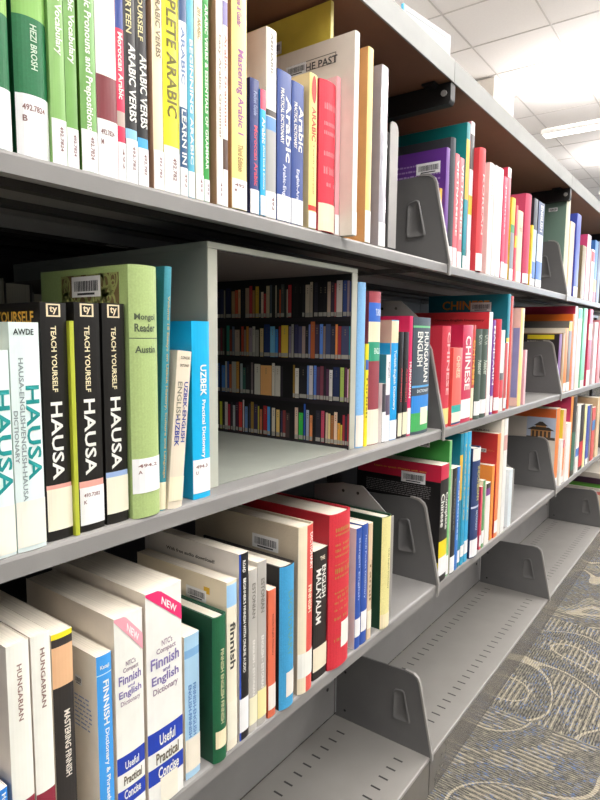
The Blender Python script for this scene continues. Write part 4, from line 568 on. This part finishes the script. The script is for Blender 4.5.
# bookends
def bookend(x, y_, z, h, label, rounded_top=False, fl=.006, name='bookend'):
    root = empty(name, (x, y_, z)); tag(root, label, 'bookend')
    if rounded_top:
        mb = MB(); mb.prism([(.02, 0.003), (.16, .003), (.16, h), (.03, h), (.02, h - .01)], .001, .0022, GREY); mb.build('plate', root)
        fr = [(0, .003), (.026, .003), (.026, h - .012), (.0235, h - .004), (.018, h), (.006, h), (.002, h - .003), (0, h - .01)]
        mb = MB(); mb.prism([(a - .026 + .0, b) for a, b in fr], .004, .0055, EDGE, axis=1); mb.build('front_flange', root, .0005)
    else:
        mb = MB(); mb.prism([(.008, .003), (.16, .003), (.16, h - .012), (.10, h), (.058, h), (.008, h - .042)], .0005, .0018, GREY); mb.build('plate', root)
        mb = MB(); mb.box(.0018, .0018 + fl * 2, .004, .0052, .003, h - .044, EDGE); mb.build('front_flange', root, .0004)
        for yy in (.068, .098):
            mb = MB(); mb.cyl((.0002, yy, h - .014), (.0021, yy, h - .014), .0028, BLK if name == 'bookend' else BLK); mb.build('punched_hole', root)
    mb = MB(); mb.box(-.0005, .018, .01, .11, .0003, .0011, GREY); mb.build('foot_plate', root)
    return root
bookend(.869, 0, .454, .229, 'grey sheet metal bookend with two holes beside the green hardcover, third row')
bookend(.863, 0, 1.076, .192, 'rounded grey metal bookend closing the near group of Arabic books, top row', True)
bookend(1.031, .02, .765, .243, 'dark sheet metal bookend with two holes behind the Hungarian dictionary, second row')
bookend(1.5445, 0, .454, .19, 'thin grey bookend closing the middle row beside the pale booklet, third row')

# canopy
BROWN = mat('#7a543f', .6, 0, 'plain'); LIP = mat('#8b8d89', .5, 0, 'metal')  # canopy boards get one even brown
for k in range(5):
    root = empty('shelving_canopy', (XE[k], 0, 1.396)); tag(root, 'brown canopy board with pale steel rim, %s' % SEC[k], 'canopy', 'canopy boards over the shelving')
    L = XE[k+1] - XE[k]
    mb = MB(); mb.box(.0008, L - .0008, .0035, .485, .0015, .024, BROWN); mb.build('board', root)
    mb = MB(); mb.prism([(0, 0), (.0032, 0), (.0032, .0385), (.03, .0385), (.03, .040), (.002, .040), (0, .038)], .0008, L - .0008, LIP); mb.build('front_rim', root, .0006)
    mb = MB(); mb.box(.0008, L - .0008, .0305, .485, .0245, .0395, LIP); mb.build('top_sheet', root)
for j, x in enumerate(XE[1:5]):
    root = empty('canopy_bracket', (x, 0, 1.359)); tag(root, 'black steel arm under the canopy, %s' % ['left end of the near section', 'above the first divider in view', 'above the second divider in view', 'between the third and farthest sections'][j], 'bracket', 'black canopy arms')
    mb = MB(); mb.prism([(.002, .006), (.006, 0), (.235, -.004), (.235, .0362), (.002, .0362)], -.010, .010, BLK); mb.build('arm', root, .0015)
    mb = MB(); mb.cyl((-.0102, .014, .018), (-.0135, .014, .018), .0055, EDGE); mb.build('bolt', root)
    mb = MB(); mb.prism([(.03, .030), (.05, .033), (.05, .0362), (.025, .0362)], -.03, -.0105, BLK); mb.build('clip', root)

# ================================================================ display box with printed picture
BOXM = mat('#8f938a', .6, 0, 'metal'); RAW = mat('#b7b8aa', .7, 0, 'plain')
root = empty('display_box', (.470, .027, .7652)); tag(root, 'open grey painted box on the second shelf holding a picture of full bookshelves', 'box')
BW, BD, BH, TH = .317, .41, .277, .015
for (a, nm) in ((0, 'side_panel'), (BW - TH, 'side_panel')):
    mb = MB(); mb.box(a, a + TH, .0012, BD, 0, BH - .0072, BOXM); mb.build(nm, root)
    mb = MB(); mb.box(a + .0003, a + TH - .0003, 0, .001, 0.0005, BH - .0074, RAW); mb.build('front_edge', root)
mb = MB(); mb.box(0, BW, .0012, BD, BH - .007, BH, BOXM); mb.build('top_panel', root)
mb = MB(); mb.box(.0003, BW - .0003, 0, .001, BH - .0068, BH - .0003, RAW); mb.build('front_edge', root)
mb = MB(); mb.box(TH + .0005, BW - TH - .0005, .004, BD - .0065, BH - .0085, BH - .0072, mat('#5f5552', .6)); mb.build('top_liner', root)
mb = MB(); mb.box(TH + .0005, BW - TH - .0005, BD - .006, BD, 0, BH - .0075, BOXM); mb.build('rear_panel', root)
mb = MB(); mb.box(TH + .0005, BW - TH - .0005, .004, BD - .0065, 0, .0012, BOXM); mb.build('bottom_liner', root)
for (a, b, c) in ((.07, .25, .2), (.12, .16, .12), (.03, .09, .16)):
    pass
# the picture: flat print of four crowded shelves on the inner right side
mb = MB(); PX = BW - TH - .0008
BK = mat('#0f0c10', .5)
def pq(ya, yb, za, zb, m, k): mb.add([(PX - k, ya, za), (PX - k, yb, za), (PX - k, yb, zb), (PX - k, ya, zb)], [(0, 3, 2, 1)], m)
pq(.001, BD - .008, .0035, BH - .0085, BK, 0)
# rows: y runs from the front (.0) to the rear; colours listed from the rear to the front as seen
ROWS = PRINT
rr = random.Random(21)
LB = mat('#a9a49a', .6); SHF = mat('#221b22', .5)
for (zb, items) in ROWS:
    pq(.001, BD - .008, zb - .007, zb - .001, SHF, .0002)
    for (ya, yb, hh, col, lab) in items:
        pq(ya, yb, zb, zb + hh, mat(col, .55, 0., 'plain', 1.5), .0003)
        if lab: pq(ya + .0002, yb - .0002, zb + .0008, zb + .0070, LB, .0005)
        if (yb - ya) > .0045:
            mid = (ya + yb) / 2; c2 = mat('#9a8a70' if (ya * 10000) % 2 < 1 else '#5a5550', .55)
            for j in range(3): 
                z = zb + hh * (.9 - .07 * j); pq(mid - .0008, mid + .0008, z - .0015, z, c2, .0005)
p = mb.build('picture_print', root); p['label'] = 'printed photo of four crowded bookshelves'

# books on the far side, seen as dim fore edges through the gap over the black Hausa books
rr = random.Random(4); x = .27
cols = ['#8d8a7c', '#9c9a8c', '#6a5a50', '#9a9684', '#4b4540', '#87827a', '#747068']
for k, tt in enumerate((.022, .03, .017, .026, .034, .02, .024)):
    root = empty('paperback_book', (x, .272, .7652)); hh = .235 + .01 * math.sin(k * 2.3)
    tag(root, 'dim grey brown book on the far side, fore edge showing above the black Hausa books', 'book', 'books on the far side of the second row')
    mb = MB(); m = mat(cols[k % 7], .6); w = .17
    mb.box(0, .0012, 0, w, 0, hh, m); mb.box(tt - .0012, tt, 0, w, 0, hh, m); mb.box(.0012, tt - .0012, w - .0012, w, 0, hh, m); mb.build('cover', root)
    mb = MB(); mb.box(.0014, tt - .0014, .003, w - .0014, .002, hh - .002, mat('#b8b2a0', .9, 0, 'paper')); mb.build('page_block', root)
    x += tt + .0015

# stack lying flat on the base deck of the farthest section
x0 = 3.02; z = .0882
for col, th, L_, dx in (('#efe0c0', .045, 'cream book at the bottom of the flat pile on the far base deck', 0), ('#f0dfc6', .04, 'wide cream book second from the bottom of the flat pile on the far base deck', .01),
                    ('#e9dcc8', .035, 'pale book in the middle of the flat pile on the far base deck', .0),
                    ('#e07a72', .016, 'salmon red book lying in the flat pile on the far base deck', .005), ('#d8cfc6', .015, 'thin pale grey book above the salmon one in the flat pile', .0),
                    ('#5fa03c', .02, 'green book lying under the purple black one in the flat pile', .008), ('#3a1f30', .026, 'purple black book near the top of the flat pile on the far base deck', .0), ('#d9d0c2', .024, 'grey white book on top of the flat pile on the far base deck', .01)):
    root = empty('paperback_book', (x0 + dx, .004, z)); tag(root, L_, 'book', 'flat pile on the base deck')
    mb = MB(); m = mat(col, .5); mb.box(0, .002, 0, .2, 0, th, m); mb.box(.002, .30, 0, .2, 0, .0015, m); mb.box(.002, .30, 0, .2, th - .0015, th, m); mb.build('cover', root)
    mb = MB(); mb.box(.0022, .298, .0022, .198, .0017, th - .0017, PAGE); mb.build('page_block', root)
    z += th + .0003

# white sign standing on the canopy
root = empty('sign_panel', (1.042, .095, 1.4362), (0, 0, math.atan2(-.024, .163)))
tag(root, 'white sign board with a thin blue left edge standing on top of the canopy', 'sign')
mb = MB(); mb.box(.003, .166, 0, .004, .002, .114, mat('#a9acaa', .4)); mb.build('board', root)
mb = MB(); mb.box(0, .003, -.0006, .0046, .002, .114, mat('#3f9fc4', .4)); mb.build('edge_strip', root)
mb = MB()
for a, b, c, e in ((.01, .160, .104, .1048), (.1592, .160, .012, .104), (.01, .0108, .012, .104)): mb.box(a, b, -.0004, -.0001, c, e, mat('#8b9496', .5))
mb.build('border_line', root)
mb = MB(); mb.box(.02, .15, -.03, .035, 0, .002, mat('#e6e6e4', .4)); mb.build('foot', root)

# ================================================================ floor, ceiling, walls, pillar
def plane(name, x0, x1, y0, y1, z, m, flip=False):
    mb = MB(); mb.add([(x0, y0, z), (x1, y0, z), (x1, y1, z), (x0, y1, z)], [(3, 2, 1, 0) if flip else (0, 1, 2, 3)], m)
    o = mb.build(name); o['kind'] = 'structure'; return o

def carpet():
    m = bpy.data.materials.new('mat_carpet'); m.use_nodes = True; nt = m.node_tree; b = nt.nodes['Principled BSDF']
    b.inputs['Roughness'].default_value = .95; b.inputs['Specular IOR Level'].default_value = .1
    tc = nt.nodes.new('ShaderNodeTexCoord')
    def M(op, a, b_=None, c=None):
        n = nt.nodes.new('ShaderNodeMath'); n.operation = op
        for i, v in enumerate((a, b_, c)):
            if v is None: continue
            if isinstance(v, (int, float)): n.inputs[i].default_value = v
            else: nt.links.new(v, n.inputs[i])
        return n.outputs[0]
    sx = nt.nodes.new('ShaderNodeSeparateXYZ'); nt.links.new(tc.outputs['Object'], sx.inputs[0])
    X, Y = sx.outputs['X'], sx.outputs['Y']
    # carpet tiles laid quarter-turned: pile runs along Y in one tile and along X in the next
    tx = M('FLOOR', M('DIVIDE', M('SUBTRACT', X, 1.44), .61)); ty = M('FLOOR', M('DIVIDE', M('ADD', Y, .50), .61))
    par = M('PINGPONG', M('ADD', tx, ty), 1)
    def mixf(a, b_):   # a where par=0, b where par=1
        return M('ADD', M('MULTIPLY', a, M('SUBTRACT', 1, par)), M('MULTIPLY', b_, par))
    across = mixf(Y, X); along = mixf(X, Y)
    def comb(x, y, z=0):
        n = nt.nodes.new('ShaderNodeCombineXYZ')
        for i, v in enumerate((x, y, z)):
            if isinstance(v, (int, float)): n.inputs[i].default_value = v
            else: nt.links.new(v, n.inputs[i])
        return n.outputs[0]
    def noise(vec, scale, det=2):
        n = nt.nodes.new('ShaderNodeTexNoise'); n.inputs['Scale'].default_value = scale; n.inputs['Detail'].default_value = det
        nt.links.new(vec, n.inputs['Vector']); return n.outputs['Fac']
    fine = noise(comb(M('MULTIPLY', across, 320), M('MULTIPLY', along, 60)), 1.0, 3)
    fine2 = noise(comb(M('MULTIPLY', across, 300), M('MULTIPLY', along, 75), 7.), 1.0, 2)
    spk = noise(tc.outputs['Object'], 620, 1)
    ramp = nt.nodes.new('ShaderNodeValToRGB'); cr = ramp.color_ramp
    cr.elements[0].position = .33; cr.elements[0].color = lin('#383735') + [1]
    cr.elements[1].position = .70; cr.elements[1].color = lin('#98907e') + [1]
    e = cr.elements.new(.45); e.color = lin('#66635d') + [1]; e = cr.elements.new(.58); e.color = lin('#85806a') + [1]
    nt.links.new(M('SUBTRACT', M('ADD', M('ADD', M('MULTIPLY', fine, .6), M('MULTIPLY', spk, .4)), M('MULTIPLY', M('LESS_THAN', M('FRACT', M('DIVIDE', across, .0066)), .4), -.10)), .05), ramp.inputs['Fac'])
    blue = M('MULTIPLY', M('GREATER_THAN', fine2, .58), M('GREATER_THAN', noise(tc.outputs['Object'], 22, 2), .50))
    mx = nt.nodes.new('ShaderNodeMix'); mx.data_type = 'RGBA'; mx.inputs[7].default_value = lin('#4a5f82') + [1]
    nt.links.new(M('MULTIPLY', blue, .8), mx.inputs[0]); nt.links.new(ramp.outputs['Color'], mx.inputs[6])
    # cream figure: looping dashed contour lines plus striped fields between them
    off = nt.nodes.new('ShaderNodeVectorMath'); off.operation = 'ADD'; nt.links.new(tc.outputs['Object'], off.inputs[0])
    nt.links.new(comb(M('MULTIPLY', tx, 3.7), M('MULTIPLY', ty, 5.1)), off.inputs[1])
    big = noise(off.outputs[0], 4.2, 0)
    cont = M('ABSOLUTE', M('SUBTRACT', M('FRACT', M('MULTIPLY', big, 4.4)), .5))
    tick = M('LESS_THAN', M('FRACT', M('DIVIDE', across, .0066)), .62)
    line = M('MULTIPLY', M('LESS_THAN', cont, .034), M('ADD', .25, M('MULTIPLY', tick, .75)))
    field = M('GREATER_THAN', M('FRACT', M('ADD', M('MULTIPLY', big, 2.2), .12)), .42)
    stripe = M('LESS_THAN', M('FRACT', M('DIVIDE', across, .0132)), .27)
    brk = M('GREATER_THAN', noise(comb(M('MULTIPLY', across, 74), M('MULTIPLY', along, 14)), 1., 1), .42)
    dash = M('MULTIPLY', M('MULTIPLY', stripe, field), brk)
    figure = M('MAXIMUM', M('MULTIPLY', line, .62), M('MULTIPLY', dash, .5))
    figure = M('MULTIPLY', figure, M('ADD', .35, M('MULTIPLY', fine, .95)))
    mx2 = nt.nodes.new('ShaderNodeMix'); mx2.data_type = 'RGBA'; mx2.inputs[7].default_value = lin('#bfb49c') + [1]
    nt.links.new(figure, mx2.inputs[0]); nt.links.new(mx.outputs[2], mx2.inputs[6])
    nt.links.new(mx2.outputs[2], b.inputs['Base Color'])
    bp = nt.nodes.new('ShaderNodeBump'); bp.inputs['Strength'].default_value = .5; bp.inputs['Distance'].default_value = .002
    nt.links.new(fine, bp.inputs['Height']); nt.links.new(bp.outputs['Normal'], b.inputs['Normal'])
    return m
plane('floor', -3, 16, -4, 7, 0, carpet())

def ceil_mat():
    m = bpy.data.materials.new('mat_ceiling_tiles'); m.use_nodes = True; nt = m.node_tree; b = nt.nodes['Principled BSDF']
    b.inputs['Roughness'].default_value = .9
    tc = nt.nodes.new('ShaderNodeTexCoord'); n = nt.nodes.new('ShaderNodeTexNoise'); n.inputs['Scale'].default_value = 60; n.inputs['Detail'].default_value = 6
    nt.links.new(tc.outputs['Object'], n.inputs['Vector'])
    r = nt.nodes.new('ShaderNodeMix'); r.data_type = 'RGBA'
    r.inputs[6].default_value = lin('#ece6e4') + [1]; r.inputs[7].default_value = lin('#f3eeec') + [1]
    nt.links.new(n.outputs['Fac'], r.inputs[0]); nt.links.new(r.outputs[2], b.inputs['Base Color'])
    return m
CM = ceil_mat()
plane('ceiling', -3, 16, -4, 7, 3.3, CM, True)
GRID = mat('#d0c9c6', .5, 0, 'plain')
g = MB()
for k in range(-7, 20):
    x = 5.589 - .035 + .61 * k * 1.0
    if -3 < x < 16: g.box(x - .006, x + .006, -4, 7, 3.296, 3.2995, GRID)
for k in range(-8, 10):
    y = 1.49 + .61 * k
    if -4 < y < 7: g.box(-3, 16, y - .006, y + .006, 3.2955, 3.2992, GRID)
o = g.build('trim_1'); o['kind'] = 'structure'
WALL = mat('#e6e1da', .8, 0, 'plain')
mb = MB(); mb.box(16, 16.1, -4, 7, 0, 3.3, WALL); o = mb.build('wall_right'); o['kind'] = 'structure'
mb = MB(); mb.box(-3, 16, 7, 7.1, 0, 3.3, WALL); o = mb.build('wall_back'); o['kind'] = 'structure'
mb = MB(); mb.box(5.575, 6.16, 1.52, 1.90, 0, 3.295, mat('#ece4da', .7)); o = mb.build('pillar', None, .004)
tag(o, 'square cream pillar rising to the ceiling beyond the shelving', 'pillar')

# tall window at the end of the aisle
wm = bpy.data.materials.new('mat_bright_window'); wm.use_nodes = True; nt = wm.node_tree; nt.nodes.clear()
e = nt.nodes.new('ShaderNodeEmission'); e.inputs[0].default_value = (.78, .88, 1, 1); e.inputs[1].default_value = 9
ou = nt.nodes.new('ShaderNodeOutputMaterial'); nt.links.new(e.outputs[0], ou.inputs[0])
FR = mat('#d9d6d0', .5)
mb = MB()
for k in range(3): mb.box(15.96, 15.97, -3.7 + 1.35 * k, -2.45 + 1.35 * k, .5, 2.9, wm)
o = mb.build('window_1'); o['kind'] = 'structure'
mb = MB()
for y in (-3.8, -2.45, -1.10, .25): mb.box(15.93, 15.99, y, y + .1, .4, 3.0, FR)
mb.box(15.93, 15.99, -3.8, .35, .4, .5, FR); mb.box(15.93, 15.99, -3.8, .35, 2.9, 3.0, FR)
mb.build('window_frame', o)

# pendant lamps
def pendant(x, ya, yb, z, label, power):
    root = empty('pendant_lamp', (x, 0, z)); tag(root, label, 'lamp', 'long pendant lamps under the ceiling')
    mb = MB(); mb.prism([(-.06, 0), (.06, 0), (.06, .012), (.045, .048), (-.045, .048), (-.06, .012)], ya, yb, mat('#efece8', .4), axis=1); mb.build('housing', root)
    em = bpy.data.materials.new('mat_lamp_glow'); em.use_nodes = True; nt = em.node_tree; nt.nodes.clear()
    e = nt.nodes.new('ShaderNodeEmission'); e.inputs[0].default_value = (1, .96, .9, 1); e.inputs[1].default_value = 6
    ou = nt.nodes.new('ShaderNodeOutputMaterial'); nt.links.new(e.outputs[0], ou.inputs[0])
    mb = MB(); mb.box(-.054, .054, ya + .02, yb - .02, -.008, -.0005, em); mb.build('diffuser', root)
    mb = MB(); mb.box(-.03, .03, ya + .02, yb - .02, .0485, .054, em); mb.build('uplight_tube', root)
    yy = ya + .05
    while yy < yb:
        mb = MB(); mb.cyl((0, yy, .054), (0, yy, 3.295 - z), .0025, mat('#cfcac4', .4), 6); mb.build('wire', root); yy += 1.4
    for dz, rot, p in ((-.02, (0, 0, 0), power), (.09, (math.pi, 0, 0), power * 1.0)):
        l = bpy.data.lights.new('lamp_light', 'AREA'); l.shape = 'RECTANGLE'; l.size = .16; l.size_y = yb - ya - .05; l.energy = p; l.color = (1, .98, .95)
        lo = bpy.data.objects.new('lamp_light', l); C.objects.link(lo); lo.parent = root; lo.location = (0, (ya + yb) / 2, dz); lo.rotation_euler = rot
pendant(5.93, -3.6, 1.17, 2.80, 'long white pendant lamp hanging from the ceiling, right of the canopy', 95)
pendant(3.2, -3.6, .35, 2.80, 'second pendant lamp, above the picture over the middle of the shelving', 95)
pendant(.5, -3.6, 1.17, 2.80, 'pendant lamp over the near end of the shelving, out of the picture', 95)
pendant(-2.2, -3.6, 1.17, 2.80, 'pendant lamp behind the viewer, out of the picture', 60)
pendant(5.93, 2.6, 6.6, 2.80, 'pendant lamp in the room beyond the shelving, hidden by the canopy', 150)
pendant(3.2, 2.2, 6.6, 2.80, 'pendant lamp beyond the near shelving, hidden by the canopy', 120)
pendant(8.7, -3.6, 1.17, 2.80, 'pendant lamp farther down the aisle', 95)

# daylight from the open side of the room
w = bpy.data.worlds.new('world'); sc.world = w; w.use_nodes = True
bg = w.node_tree.nodes['Background']; bg.inputs[0].default_value = (.93, .96, 1., 1); bg.inputs[1].default_value = .2

# ================================================================ camera
cam = bpy.data.cameras.new('camera'); co = bpy.data.objects.new('camera', cam); C.objects.link(co)
AL, PI_, RO = .6371, .1079, .0095
fw = Vector((math.cos(AL) * math.cos(PI_), math.sin(AL) * math.cos(PI_), -math.sin(PI_)))
r0 = Vector((math.sin(AL), -math.cos(AL), 0)); u0 = r0.cross(fw)
cx_ = r0 * math.cos(RO) + u0 * math.sin(RO); cu_ = u0 * math.cos(RO) - r0 * math.sin(RO)
M_ = Matrix((cx_, cu_, -fw)).transposed()
co.matrix_world = Matrix.Translation((0, -.4484, .94)) @ M_.to_4x4()
cam.sensor_width = 36; cam.lens = 36 * 592.1 / 800; cam.clip_start = .02
sc.camera = co
